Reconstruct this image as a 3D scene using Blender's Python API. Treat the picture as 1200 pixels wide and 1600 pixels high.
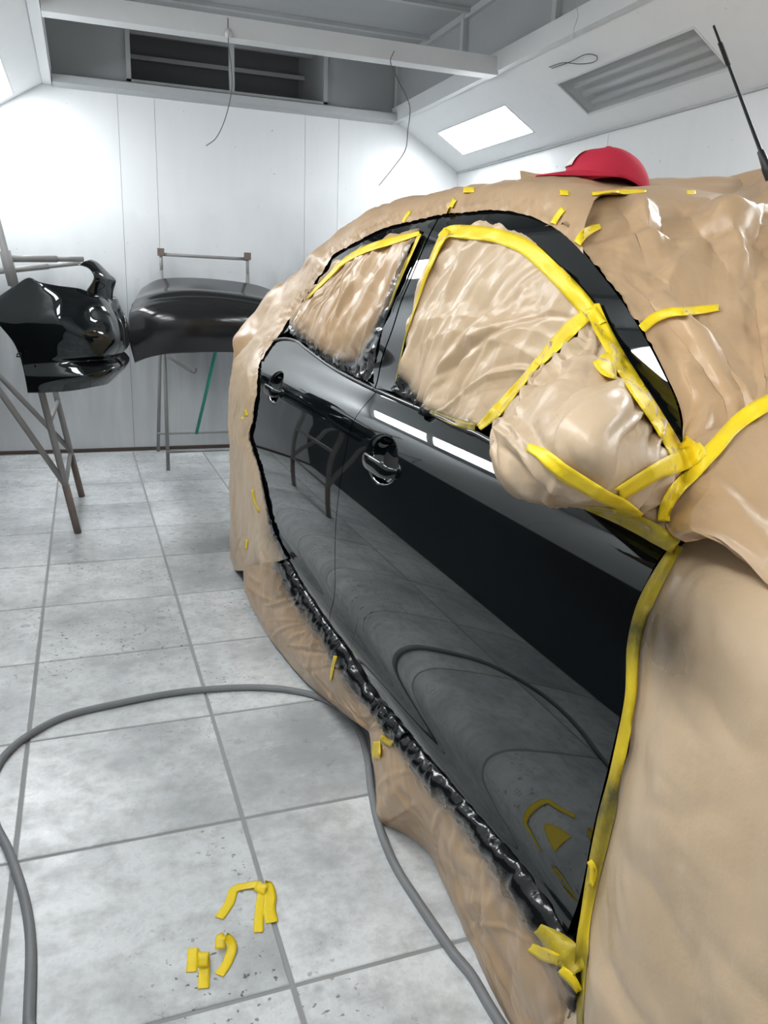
import bpy, bmesh, math, random
import numpy as np
from mathutils import Vector, Matrix
from mathutils.bvhtree import BVHTree

for o in list(bpy.data.objects): bpy.data.objects.remove(o)
SC = bpy.context.scene
C = SC.collection

# ------------------------------------------------------------------ camera
FPX = 1243.03; H = 1.235
RC = np.array([[0.9386219534, -0.3431543247, 0.0351274540],
               [0.0605681068, 0.2642045701, 0.9625629588],
               [0.3395884759, 0.9013551213, -0.2687724175]])     # rows: right, up, forward
cam = bpy.data.cameras.new('camera'); cam.sensor_fit = 'VERTICAL'; cam.sensor_height = 36; cam.sensor_width = 27
cam.lens = FPX / 1600 * 36; cam.clip_start = .02
camo = bpy.data.objects.new('camera', cam); C.objects.link(camo)
m = Matrix.Identity(4)
for i in range(3):
    m[i][0] = RC[0][i]; m[i][1] = RC[1][i]; m[i][2] = -RC[2][i]
m[2][3] = H
camo.matrix_world = m
SC.camera = camo

# ------------------------------------------------------------------ world, exposure
w = bpy.data.worlds.new('world'); SC.world = w; w.use_nodes = True
w.node_tree.nodes['Background'].inputs[0].default_value = (.8, .84, .9, 1)
w.node_tree.nodes['Background'].inputs[1].default_value = .25
SC.view_settings.view_transform = 'Standard'; SC.view_settings.look = 'None'
SC.view_settings.gamma = 1; SC.view_settings.use_curve_mapping = False
SC.view_settings.exposure = 0.16
PANEL_POWER = 20.0      # emission strength of the lit wall fixtures

# ------------------------------------------------------------------ geometry helpers
def ray(u, v):
    return RC.T @ np.array([(u - 600) / FPX, -(v - 800) / FPX, 1.0])
O = np.array([0, 0, H])
def atX(u, v, x): d = ray(u, v); return O + d * x / d[0]
def atY(u, v, y): d = ray(u, v); return O + d * y / d[1]
def atZ(u, v, z): d = ray(u, v); return O + d * (z - H) / d[2]
def atD(u, v, r): d = ray(u, v); return O + d * r / np.linalg.norm(d)

def sstep(a, b, x): t = np.clip((x - a) / (b - a), 0, 1); return t * t * (3 - 2 * t)

def cubic(xs, ys):
    """natural cubic spline, returns a function on arrays"""
    xs = np.array(xs, float); ys = np.array(ys, float); n = len(xs)
    h = np.diff(xs); A = np.zeros((n, n)); b = np.zeros(n); A[0, 0] = A[-1, -1] = 1
    for i in range(1, n - 1):
        A[i, i-1] = h[i-1]; A[i, i] = 2 * (h[i-1] + h[i]); A[i, i+1] = h[i]
        b[i] = 6 * ((ys[i+1] - ys[i]) / h[i] - (ys[i] - ys[i-1]) / h[i-1])
    M = np.linalg.solve(A, b)
    def f(x):
        x = np.asarray(x, float); xc = np.clip(x, xs[0], xs[-1])
        i = np.clip(np.searchsorted(xs, xc) - 1, 0, n - 2)
        hh = h[i]; a = (xs[i+1] - xc) / hh; c = (xc - xs[i]) / hh
        return a * ys[i] + c * ys[i+1] + ((a**3 - a) * M[i] + (c**3 - c) * M[i+1]) * hh * hh / 6
    return f

# side of the car as a surface x = S(y, z)
PZ = [.05, .15, .25, .33, .40, .435, .47, .52, .58, .64, .72, .80, .86, .895, .925, .95, .975, 1.0, 1.03, 1.13, 1.21, 1.306, 1.36, 1.40, 1.44]
PX = [.66, .63, .604, .582, .567, .5735, .576, .574, .570, .568, .5695, .576, .584, .589, .598, .612, .632, .652, .667, .694, .719, .750, .773, .803, .86]
_prof = cubic(PZ, PX)
_plan = cubic([-1.0, .3, .7, 1.85, 2.6, 3.0, 3.3, 3.6, 4.0, 4.3], [.06, .004, 0, 0, 0, .002, .014, .055, .15, .33])
def S(y, z):
    y = np.asarray(y, float); z = np.asarray(z, float)
    g = sstep(.99, 1.2, z)
    gp = np.where(y < 1.9, .05 * ((1.9 - y) / 1.2) ** 2, .07 * ((y - 1.9) / 1.3) ** 2)
    return _prof(z) + _plan(y) + g * gp
def onS(u, v, off=0.0):
    d = ray(u, v); t = np.linspace(.35, 5.0, 1500)
    P = O[None] + t[:, None] * d[None]
    F = P[:, 0] - S(P[:, 1], P[:, 2]) - off
    k = np.argmax(F > 0)
    if k == 0: k = 1
    a, b = t[k-1], t[k]
    for _ in range(40):
        c = (a + b) / 2; p = O + c * d
        if p[0] - S(p[1], p[2]) - off > 0: b = c
        else: a = c
    return O + a * d
def S_(pts, off=0.0): return np.array([onS(u, v, off) for u, v in pts])

def polyline(P, n):
    """Catmull-Rom resample by arc length"""
    P = np.array(P, float)
    if len(P) == 2: return P[0] + np.linspace(0, 1, n)[:, None] * (P[1] - P[0])
    Q = np.vstack([2 * P[0] - P[1], P, 2 * P[-1] - P[-2]]); out = []
    for i in range(1, len(Q) - 2):
        t = np.linspace(0, 1, 24, endpoint=False)[:, None]
        a, b, c, d = Q[i-1], Q[i], Q[i+1], Q[i+2]
        out.append(.5 * (2 * b + (c - a) * t + (2*a - 5*b + 4*c - d) * t**2 + (3*b - a - 3*c + d) * t**3))
    out = np.vstack(out + [P[-1:]])
    L = np.r_[0, np.cumsum(np.linalg.norm(np.diff(out, axis=0), axis=1))]
    s = np.linspace(0, L[-1], n)
    return np.stack([np.interp(s, L, out[:, k]) for k in range(P.shape[1])], 1)

def patch(ctrl, nu, nv):
    """smooth surface through a grid of control points -> (nu, nv, 3)"""
    ctrl = np.array(ctrl, float)
    rows = np.array([polyline(r, nv) for r in ctrl])
    return np.stack([polyline(rows[:, j], nu) for j in range(nv)], 1)

def coons(bottom, top, left, right, nu, nv):
    """bottom/top run left->right, left/right run bottom->top; returns (nu, nv, k)"""
    b = polyline(bottom, nv); t = polyline(top, nv); l = polyline(left, nu); r = polyline(right, nu)
    U = np.linspace(0, 1, nu)[:, None, None]; V = np.linspace(0, 1, nv)[None, :, None]
    return ((1-U)*b[None] + U*t[None] + (1-V)*l[:, None] + V*r[:, None]
            - ((1-U)*(1-V)*b[0] + (1-U)*V*b[-1] + U*(1-V)*t[0] + U*V*t[-1]))

_rs = np.random.RandomState(7); _perm = _rs.permutation(256); _perm = np.r_[_perm, _perm]
_grad = _rs.normal(size=(256, 3)); _grad /= np.linalg.norm(_grad, axis=1)[:, None]
def noise(P):
    P = np.asarray(P, float); sh = P.shape[:-1]; P = P.reshape(-1, 3)
    I = np.floor(P).astype(int); F = P - I; I &= 255
    U = F * F * F * (F * (F * 6 - 15) + 10); r = 0
    for dx in (0, 1):
        for dy in (0, 1):
            for dz in (0, 1):
                g = _grad[_perm[_perm[_perm[(I[:, 0]+dx) & 255] + ((I[:, 1]+dy) & 255)] + ((I[:, 2]+dz) & 255)] & 255]
                dot = (g * (F - [dx, dy, dz])).sum(1)
                r = r + dot * (U[:, 0] if dx else 1-U[:, 0]) * (U[:, 1] if dy else 1-U[:, 1]) * (U[:, 2] if dz else 1-U[:, 2])
    return r.reshape(sh)

def arclen(G):
    """metric parameters (a along columns, b along rows) of a grid, averaged"""
    du = np.linalg.norm(np.diff(G, axis=0), axis=2).mean(1); dv = np.linalg.norm(np.diff(G, axis=1), axis=2).mean(0)
    a = np.r_[0, np.cumsum(du)]; b = np.r_[0, np.cumsum(dv)]
    return np.meshgrid(a, b, indexing='ij')

def folds(A, B, n, seed, amp=.006, L=.12, wd=.03, ang=None, spread=math.pi):
    """paper creases: n random sharp-ridged folds over the sheet"""
    r = np.random.RandomState(seed); h = np.zeros_like(A)
    for k in range(n):
        ca, cb = r.uniform(A.min(), A.max()), r.uniform(B.min(), B.max())
        th = (ang if ang is not None else 0) + r.uniform(-spread, spread) * .5
        l = L * r.uniform(.4, 1.6); ww = wd * r.uniform(.4, 1.8); s = amp * r.choice([1, 1, -1]) * r.uniform(.3, 1.2)
        p = (A - ca) * math.cos(th) + (B - cb) * math.sin(th); q = -(A - ca) * math.sin(th) + (B - cb) * math.cos(th)
        q = q + .12 * l * np.sin(p / l * 1.3 + r.uniform(0, 6))
        taper = np.clip(1 - np.abs(p) / l, 0, 1)
        wv = ww * (.35 + .65 * taper)
        h += s * taper ** .7 * (np.clip(1 - np.abs(q) / wv, 0, 1) ** 1.3 - .35 * np.clip(1 - np.abs(q) / (2.2 * wv), 0, 1))
    return h

def normals(G):
    du = np.gradient(G, axis=0); dv = np.gradient(G, axis=1)
    N = np.cross(du, dv); return N / (np.linalg.norm(N, axis=2)[..., None] + 1e-12)

# ------------------------------------------------------------------ object helpers
def finish(name, verts, faces, mat, parent=None, smooth=True, attr=None, vn=None, label=None, cat=None, group=None, kind=None):
    me = bpy.data.meshes.new(name)
    V = np.asarray(verts, float)
    org = np.zeros(3)
    if parent is None:
        lo, hi = V.min(0), V.max(0); org = np.array([(lo[0]+hi[0])/2, (lo[1]+hi[1])/2, lo[2]])
    me.from_pydata([tuple(p) for p in V - org], [], [tuple(int(i) for i in f) for f in faces])
    me.update()
    if smooth: me.polygons.foreach_set('use_smooth', [True] * len(me.polygons))
    if attr is not None:
        for k, a in attr.items():
            at = me.attributes.new(k, 'FLOAT', 'POINT'); at.data.foreach_set('value', np.clip(np.asarray(a, float).ravel(), 0, 1))
    if vn is not None: me.normals_split_custom_set_from_vertices([tuple(n) for n in vn])
    if mat: me.materials.append(M[mat])
    o = bpy.data.objects.new(name, me); C.objects.link(o)
    if parent is None: o.location = org
    else:
        o.parent = parent
        o.location = -world_loc(parent)
    tag(o, label, cat, group, kind)
    return o
def world_loc(o):
    v = Vector((0, 0, 0))
    while o: v = v + o.location; o = o.parent
    return v
def tag(o, label=None, cat=None, group=None, kind=None):
    if label: o['label'] = label
    if cat: o['category'] = cat
    if group: o['group'] = group
    if kind: o['kind'] = kind
    return o
def empty(name, loc, label, cat, group=None):
    o = bpy.data.objects.new(name, None); C.objects.link(o); o.location = loc; o.empty_display_size = .1
    return tag(o, label, cat, group)
def gridfaces(nu, nv, flip=False, base=0):
    I = np.arange(nu * nv).reshape(nu, nv) + base
    q = np.stack([I[:-1, :-1], I[1:, :-1], I[1:, 1:], I[:-1, 1:]], -1).reshape(-1, 4)
    return q[:, ::-1] if flip else q
def sheet(name, G, mat, parent=None, flip=False, thick=0, attr=None, **kw):
    nu, nv = G.shape[:2]
    V = G.reshape(-1, 3); F = [tuple(f) for f in gridfaces(nu, nv, flip)]
    if thick:
        N = normals(G).reshape(-1, 3) * (1 if not flip else -1)
        n = len(V); V = np.vstack([V, V - N * thick])
        F += [tuple(f) for f in gridfaces(nu, nv, not flip, n)]
        I = np.arange(nu * nv).reshape(nu, nv)
        ring = list(I[0, :]) + list(I[1:, -1]) + list(I[-1, -2::-1]) + list(I[-2:0:-1, 0])
        for i in range(len(ring)):
            a, b = ring[i], ring[(i+1) % len(ring)]
            F.append((a, b, b+n, a+n) if not flip else (b, a, a+n, b+n))
        if attr: attr = {k: np.r_[np.ravel(a), np.ravel(a)] for k, a in attr.items()}
    return finish(name, V, F, mat, parent, attr=attr, **kw)

class MB:
    """collects boxes, tubes, quads for ONE mesh object"""
    def __init__(s): s.v = []; s.f = []
    def box(s, lo, hi):
        b = len(s.v); x0, y0, z0 = lo; x1, y1, z1 = hi
        s.v += [(x0,y0,z0),(x1,y0,z0),(x1,y1,z0),(x0,y1,z0),(x0,y0,z1),(x1,y0,z1),(x1,y1,z1),(x0,y1,z1)]
        s.f += [tuple(b+i for i in q) for q in ((0,3,2,1),(4,5,6,7),(0,1,5,4),(1,2,6,5),(2,3,7,6),(3,0,4,7))]; return s
    def prism(s, prof, axis, a, b):
        """closed profile of 2D points extruded along axis ('y': profile is (x,z))"""
        k = len(s.v); n = len(prof)
        for t in (a, b):
            for p in prof: s.v.append((p[0], t, p[1]) if axis == 'y' else ((t, p[0], p[1]) if axis == 'x' else (p[0], p[1], t)))
        s.f += [tuple(range(k, k+n)), tuple(range(k+2*n-1, k+n-1, -1))]
        for i in range(n):
            j = (i+1) % n; s.f.append((k+j, k+i, k+n+i, k+n+j))
        return s
    def tube(s, pts, r, seg=10):
        P = np.array(pts, float); n = len(P); rr = np.full(n, r) if np.isscalar(r) else np.array(r)
        T = np.gradient(P, axis=0); T /= np.linalg.norm(T, axis=1)[:, None] + 1e-12
        a = np.array([0, 0, 1.0]) if abs(T[0][2]) < .9 else np.array([1.0, 0, 0]); b = len(s.v)
        for i in range(n):
            a = a - T[i] * (a @ T[i]); a /= np.linalg.norm(a); c = np.cross(T[i], a)
            for k in range(seg):
                t = 2*math.pi*k/seg; s.v.append(tuple(P[i] + rr[i]*(math.cos(t)*a + math.sin(t)*c)))
        for i in range(n-1):
            for k in range(seg):
                k2 = (k+1) % seg; s.f.append((b+i*seg+k, b+i*seg+k2, b+(i+1)*seg+k2, b+(i+1)*seg+k))
        s.f.append(tuple(b+k for k in range(seg-1, -1, -1))); s.f.append(tuple(b+(n-1)*seg+k for k in range(seg)))
        return s
    def quad(s, *p):
        b = len(s.v); s.v += [tuple(q) for q in p]; s.f.append(tuple(range(b, b+len(p)))); return s
    def lathe(s, c, prof, seg=24, axis=2):
        b = len(s.v)
        for r, h in prof:
            for k in range(seg):
                t = 2*math.pi*k/seg; q = [r*math.cos(t), r*math.sin(t), h]
                if axis == 0: q = [q[2], q[0], q[1]]
                if axis == 1: q = [q[0], q[2], q[1]]
                s.v.append(tuple(np.array(c) + q))
        for i in range(len(prof)-1):
            for k in range(seg):
                k2 = (k+1) % seg; s.f.append((b+i*seg+k, b+i*seg+k2, b+(i+1)*seg+k2, b+(i+1)*seg+k))
        return s
    def build(s, name, mat, parent=None, smooth=False, **kw): return finish(name, s.v, s.f, mat, parent, smooth=smooth, **kw)

# ------------------------------------------------------------------ materials
M = {}
def mat(name, col, rough=.5, metal=0, spec=.5, coat=0):
    m = bpy.data.materials.new(name); m.use_nodes = True; b = m.node_tree.nodes['Principled BSDF']
    b.inputs['Base Color'].default_value = (*col, 1); b.inputs['Roughness'].default_value = rough
    b.inputs['Metallic'].default_value = metal; b.inputs['Specular IOR Level'].default_value = spec
    b.inputs['Coat Weight'].default_value = coat; b.inputs['Coat Roughness'].default_value = .02
    M[name] = m; return m, m.node_tree.nodes, m.node_tree.links, b
def nz(n, l, scale, detail=4, rough=.6, vec=None, dist=0, coord='Object'):
    tc = n.new('ShaderNodeTexCoord'); t = n.new('ShaderNodeTexNoise'); t.inputs['Scale'].default_value = scale
    t.inputs['Detail'].default_value = detail; t.inputs['Roughness'].default_value = rough; t.inputs['Distortion'].default_value = dist
    if vec:
        mp = n.new('ShaderNodeMapping'); mp.inputs['Scale'].default_value = vec; l.new(tc.outputs[coord], mp.inputs['Vector']); l.new(mp.outputs[0], t.inputs['Vector'])
    else: l.new(tc.outputs[coord], t.inputs['Vector'])
    return t
def ramp(n, l, src, stops):
    r = n.new('ShaderNodeValToRGB'); e = r.color_ramp.elements
    while len(e) < len(stops): e.new(.5)
    for k, (p, c) in enumerate(stops):
        e[k].position = p; e[k].color = (*c, 1) if len(c) == 3 else c
    l.new(src, r.inputs[0]); return r
def mixc(n, l, fac, a, b, mode='MIX'):
    x = n.new('ShaderNodeMix'); x.data_type = 'RGBA'; x.blend_type = mode
    for s, v in ((x.inputs[0], fac), (x.inputs[6], a), (x.inputs[7], b)):
        if hasattr(v, 'is_linked') or hasattr(v, 'node'): l.new(v, s)
        elif isinstance(v, (int, float)): s.default_value = v
        else: s.default_value = (*v, 1)
    return x.outputs[2]
def bump(n, l, b, src, strength, dist=.01):
    u = n.new('ShaderNodeBump'); u.inputs['Strength'].default_value = strength; u.inputs['Distance'].default_value = dist
    l.new(src, u.inputs['Height']); l.new(u.outputs[0], b.inputs['Normal']); return u
def attrn(n, name):
    a = n.new('ShaderNodeAttribute'); a.attribute_name = name; return a.outputs['Fac']
def mathn(n, l, op, a, b=0.0, clamp=False):
    x = n.new('ShaderNodeMath'); x.operation = op; x.use_clamp = clamp
    for s, v in ((x.inputs[0], a), (x.inputs[1], b)):
        if isinstance(v, (int, float)): s.default_value = v
        else: l.new(v, s)
    return x.outputs[0]

_p = mat('paint', (.0030, .0042, .0052), .022, spec=.72)
_p[3].inputs['Specular Tint'].default_value = (.90, .97, 1, 1)
mat('paint_dark', (.003, .003, .003), .12)
mat('jamb', (.002, .002, .002), .7)
mat('rubber', (.018, .018, .019), .75)
mat('plastic_black', (.012, .012, .013), .45)
mat('paint_lid', (.015, .016, .017), .13)
mat('trim_gloss', (.02, .022, .024), .08, coat=.5)

# kraft masking paper with black overspray
def paper(name, c1, c2):
    m_, n, l, b = mat(name, c1, .4, spec=.42)
    t = nz(n, l, 5, 3); col = mixc(n, l, ramp(n, l, t.outputs[0], [(.35, (0,0,0)), (.65, (1,1,1))]).outputs[0], c1, c2)
    f = nz(n, l, 160, 2, vec=(1, 1, .25)); col = mixc(n, l, mathn(n, l, 'MULTIPLY', f.outputs[0], .10), col, (.30, .20, .12))
    sp = attrn(n, 'spray'); g = nz(n, l, 16, 4, .6)
    k = mathn(n, l, 'ADD', sp, mathn(n, l, 'MULTIPLY', mathn(n, l, 'SUBTRACT', g.outputs[0], .5), mathn(n, l, 'MULTIPLY', sp, .65)))
    fac = ramp(n, l, k, [(.12, (0,0,0)), (.85, (1,1,1))]).outputs[0]
    col = mixc(n, l, fac, col, (.006, .007, .008))
    l.new(col, b.inputs['Base Color'])
    l.new(ramp(n, l, k, [(.3, (.33,)*3), (.95, (.13,)*3)]).outputs[0], b.inputs['Roughness'])
    g2 = nz(n, l, 45, 4, .6); bump(n, l, b, g2.outputs[0], .25, .004)
paper('kraft', (.545, .375, .222), (.480, .320, .182))
paper('kraft_light', (.600, .455, .305), (.560, .415, .268))
m_, n, l, b = mat('tape', (.86, .64, .018), .45)
sp = attrn(n, 'spray'); g = nz(n, l, 40, 4)
k = mathn(n, l, 'ADD', sp, mathn(n, l, 'MULTIPLY', mathn(n, l, 'SUBTRACT', g.outputs[0], .5), mathn(n, l, 'MULTIPLY', sp, .9)))
t = nz(n, l, 30, 3); c0 = mixc(n, l, t.outputs[0], (.93, .72, .02), (.84, .59, .012))
col = mixc(n, l, ramp(n, l, k, [(.1, (0,0,0)), (.9, (1,1,1))]).outputs[0], c0, (.075, .07, .02)); l.new(col, b.inputs['Base Color'])
bump(n, l, b, nz(n, l, 120, 3).outputs[0], .25, .003)

# walls: white painted sheet metal with grey overspray mist low down and streaks
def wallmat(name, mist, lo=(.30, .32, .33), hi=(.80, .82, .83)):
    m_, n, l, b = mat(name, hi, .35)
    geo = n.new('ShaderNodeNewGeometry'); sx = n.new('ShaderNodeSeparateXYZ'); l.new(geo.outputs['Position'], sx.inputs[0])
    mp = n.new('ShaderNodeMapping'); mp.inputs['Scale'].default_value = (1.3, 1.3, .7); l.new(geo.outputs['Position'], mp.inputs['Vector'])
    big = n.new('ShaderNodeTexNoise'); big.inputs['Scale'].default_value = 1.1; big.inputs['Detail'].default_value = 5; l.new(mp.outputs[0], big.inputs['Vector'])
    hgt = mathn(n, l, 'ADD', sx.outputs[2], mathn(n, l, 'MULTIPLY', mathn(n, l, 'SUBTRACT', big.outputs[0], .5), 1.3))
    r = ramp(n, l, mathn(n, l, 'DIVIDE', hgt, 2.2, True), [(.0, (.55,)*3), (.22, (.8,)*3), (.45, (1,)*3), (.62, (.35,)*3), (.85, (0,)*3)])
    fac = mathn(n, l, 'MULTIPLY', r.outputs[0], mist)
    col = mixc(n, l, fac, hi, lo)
    mp2 = n.new('ShaderNodeMapping'); mp2.inputs['Scale'].default_value = (9, 9, 1.2); l.new(geo.outputs['Position'], mp2.inputs['Vector'])
    st = n.new('ShaderNodeTexNoise'); st.inputs['Scale'].default_value = 1.6; st.inputs['Detail'].default_value = 4; l.new(mp2.outputs[0], st.inputs['Vector'])
    col = mixc(n, l, mathn(n, l, 'MULTIPLY', ramp(n, l, st.outputs[0], [(.45, (0,)*3), (.75, (1,)*3)]).outputs[0], .22), col, (.72, .74, .75))
    sk = n.new('ShaderNodeTexNoise'); sk.inputs['Scale'].default_value = 26; sk.inputs['Detail'].default_value = 5; l.new(geo.outputs['Position'], sk.inputs['Vector'])
    col = mixc(n, l, mathn(n, l, 'MULTIPLY', ramp(n, l, sk.outputs[0], [(.72, (0,)*3), (.76, (1,)*3)]).outputs[0], .5), col, (.4, .4, .4))
    l.new(col, b.inputs['Base Color']); bump(n, l, b, big.outputs[0], .1, .02)
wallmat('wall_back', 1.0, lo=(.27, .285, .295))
wallmat('wall_side', .25)
wallmat('coving', .0, hi=(.80, .82, .83))
def plain(name, col, rough, amt=.15, scale=6):
    m_, n, l, b = mat(name, col, rough); t = nz(n, l, scale, 5)
    l.new(mixc(n, l, mathn(n, l, 'MULTIPLY', t.outputs[0], amt*2), col, tuple(c*.6 for c in col)), b.inputs['Base Color']); return m_
plain('plenum', (.40, .415, .425), .6)
plain('plenum_dark', (.20, .205, .21), .7)
plain('frame_grey', (.50, .52, .53), .5)
plain('lip_white', (.72, .74, .75), .4)
plain('steel', (.30, .295, .29), .5, .35, 14)
plain('steel_rust', (.20, .155, .135), .7, .5, 25)
plain('wire', (.10, .10, .10), .5)
plain('wire_pale', (.55, .55, .55), .5)
plain('green_pole', (.012, .30, .22), .45)
plain('cap_red', (.50, .012, .040), .8, .2, 30)
plain('cap_white', (.75, .73, .70), .8)
plain('hose', (.235, .245, .255), .5, .3, 18)
plain('baseboard', (.10, .075, .065), .8, .5, 9)
plain('refl_band_dark', (.035, .037, .04), .6, .3, 7)  # for the unseen left-wall band, added to darken the doors' reflection
plain('grout', (.36, .365, .365), .9, .3, 8)
mat('tube_white', (.85, .87, .88), .2)
m_, n, l, b = mat('pane_lit', (1, 1, 1), .3); b.inputs['Emission Color'].default_value = (.95, .98, 1, 1); b.inputs['Emission Strength'].default_value = PANEL_POWER
m_, n, l, b = mat('pane_off', (.9, .92, .93), .22); b.inputs['Transmission Weight'].default_value = .85; b.inputs['IOR'].default_value = 1.1
plain('fixture_back', (.80, .81, .82), .25, .05)

# floor tiles: pale grey glazed tiles with worn grey dust, scuffs and specks
for ti in range(3):
    m_, n, l, b = mat('tile_%d' % ti, (.6, .62, .63), .28)
    geo = n.new('ShaderNodeNewGeometry')
    mp = n.new('ShaderNodeMapping'); mp.inputs['Location'].default_value = (ti*3.7, ti*1.9, 0); l.new(geo.outputs['Position'], mp.inputs['Vector'])
    def tn(s, d, r=.6, vec=None):
        t = n.new('ShaderNodeTexNoise'); t.inputs['Scale'].default_value = s; t.inputs['Detail'].default_value = d; t.inputs['Roughness'].default_value = r
        if vec:
            q = n.new('ShaderNodeMapping'); q.inputs['Scale'].default_value = vec; l.new(mp.outputs[0], q.inputs['Vector']); l.new(q.outputs[0], t.inputs['Vector'])
        else: l.new(mp.outputs[0], t.inputs['Vector'])
        return t.outputs[0]
    big = tn(1.7, 6, .65); fine = tn(14, 8, .7); spk = tn(60, 3, .5); scr = tn(7, 8, .75, (1, 1.8, 1)); msk = tn(1.2, 2)
    hi = [(.74, .765, .77), (.69, .715, .72), (.77, .79, .795)][ti]
    col = mixc(n, l, ramp(n, l, big, [(.42, (0,)*3), (.66, (1,)*3)]).outputs[0], hi, (.38, .40, .41))
    col = mixc(n, l, mathn(n, l, 'MULTIPLY', ramp(n, l, fine, [(.44, (0,)*3), (.66, (1,)*3)]).outputs[0], .62), col, (.35, .355, .35))
    col = mixc(n, l, mathn(n, l, 'MULTIPLY', ramp(n, l, scr, [(.55, (0,)*3), (.70, (1,)*3)]).outputs[0], .45), col, (.82, .84, .84))
    blot = n.new('ShaderNodeTexVoronoi'); blot.inputs['Scale'].default_value = 5.0; l.new(mp.outputs[0], blot.inputs['Vector'])
    wet = mathn(n, l, 'MULTIPLY', ramp(n, l, blot.outputs['Distance'], [(.07, (1,)*3), (.10, (0,)*3)]).outputs[0], ramp(n, l, msk, [(.54, (0,)*3), (.58, (1,)*3)]).outputs[0])
    col = mixc(n, l, mathn(n, l, 'MULTIPLY', wet, .6), col, (.25, .255, .25))
    dk = mathn(n, l, 'MULTIPLY', ramp(n, l, spk, [(.63, (0,)*3), (.67, (1,)*3)]).outputs[0], ramp(n, l, msk, [(.50, (0,)*3), (.60, (1,)*3)]).outputs[0])
    col = mixc(n, l, mathn(n, l, 'MULTIPLY', dk, .85), col, (.07, .07, .07))
    l.new(col, b.inputs['Base Color'])
    l.new(ramp(n, l, fine, [(.3, (.22,)*3), (.7, (.42,)*3)]).outputs[0], b.inputs['Roughness'])
    bump(n, l, b, fine, .06, .004)

# ================================================================== the room
XL, XR, YB, YF = -.68, 2.86, 6.21, -2.6
LIPL, LIPR, ZLIP, ZCOV, ZTOP = -.13, 2.31, 2.48, 2.15, 2.90
def struct(mb, name, mat_, **kw): return mb.build(name, mat_, kind='structure', **kw)

floor = struct(MB().box((XL-.1, YF, -.12), (XR+.1, YB+.1, -.0035)), 'floor', 'grout')
TP = .502
def tile_mesh(name, mname):
    a = TP/2 - .0050; c = a - .0020; mb = MB()
    v = [(-a,-a,-.012),(a,-a,-.012),(a,a,-.012),(-a,a,-.012),(-a,-a,-.0018),(a,-a,-.0018),(a,a,-.0018),(-a,a,-.0018),(-c,-c,0),(c,-c,0),(c,c,0),(-c,c,0)]
    f = [(8,9,10,11)] + [(i, (i+1)%4, (i+1)%4+4, i+4) for i in range(4)] + [(i+4, (i+1)%4+4, (i+1)%4+8, i+8) for i in range(4)]
    me = bpy.data.meshes.new(name); me.from_pydata(v, [], f); me.materials.append(M[mname]); return me
TM = [tile_mesh('tile', 'tile_%d' % i) for i in range(3)]
rnd = random.Random(3)
for i in range(-2, 6):
    for j in range(-3, 11):
        x, y = .287 + TP*(i+.5), 1.145 + TP*(j+.5)
        if x - TP/2 < XL-.35 or x + TP/2 > XR+.3 or y + TP/2 > YB+.15: continue
        o = bpy.data.objects.new('tile', TM[rnd.randrange(3)]); C.objects.link(o); o.parent = floor
        o.location = Vector((x, y, rnd.uniform(-.0006, 0))) - floor.location

def panel_wall(name, matn, axis, pos, out, cuts, z0, z1, back=.06):
    """a wall core with separate sheet panels standing a little proud of it"""
    lo, hi = cuts[0], cuts[-1]
    a, b = (pos + out*.012, pos + out*back); a, b = min(a, b), max(a, b)
    core = MB().box((lo, a, z0), (hi, b, z1)) if axis == 'y' else MB().box((a, lo, z0), (b, hi, z1))
    w_ = struct(core, name, 'jamb')
    for k in range(len(cuts)-1):
        p, q = cuts[k]+.0012, cuts[k+1]-.0012
        c0, c1 = sorted((pos, pos + out*.012))
        mb = MB().box((p, c0, z0+.012), (q, c1, z1)) if axis == 'y' else MB().box((c0, p, z0+.012), (c1, q, z1))
        mb.build('panel', matn, w_)
    return w_
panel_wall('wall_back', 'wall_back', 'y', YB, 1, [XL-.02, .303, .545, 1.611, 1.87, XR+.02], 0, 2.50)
panel_wall('wall_right', 'wall_side', 'x', XR, 1, [YF, -1.1, .2, 1.5, 2.8, 4.2, 5.15, YB], 0, 2.2)
panel_wall('wall_left', 'wall_side', 'x', XL, -1, [YF, -1.1, .2, 1.5, 2.8, 4.1, 5.3, YB], 0, 2.2)
panel_wall('wall_front', 'wall_side', 'y', YF, -1, [XL, .3, 1.5, XR], 0, 2.9)
struct(MB().box((XL, YB-.012, 0), (XR, YB, .022)), 'baseboard_back', 'baseboard')
struct(MB().box((XR-.012, YF, 0), (XR, YB-.013, .022)), 'baseboard_right', 'baseboard')
struct(MB().box((XL, YF, 0), (XL+.012, YB-.013, .022)), 'baseboard_left', 'baseboard')

refl_band = struct(MB().box((XL, YF, .022), (XL+.02, YB-.02, .92)), 'trim_9', 'refl_band_dark')  # unseen dark band, added so the doors reflect a black stripe
struct(MB().box((XL, YF, .92), (XL+.03, YB-.02, .945)), 'trim_10', 'frame_grey')  # cap strip on the added band, unseen too

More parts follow.
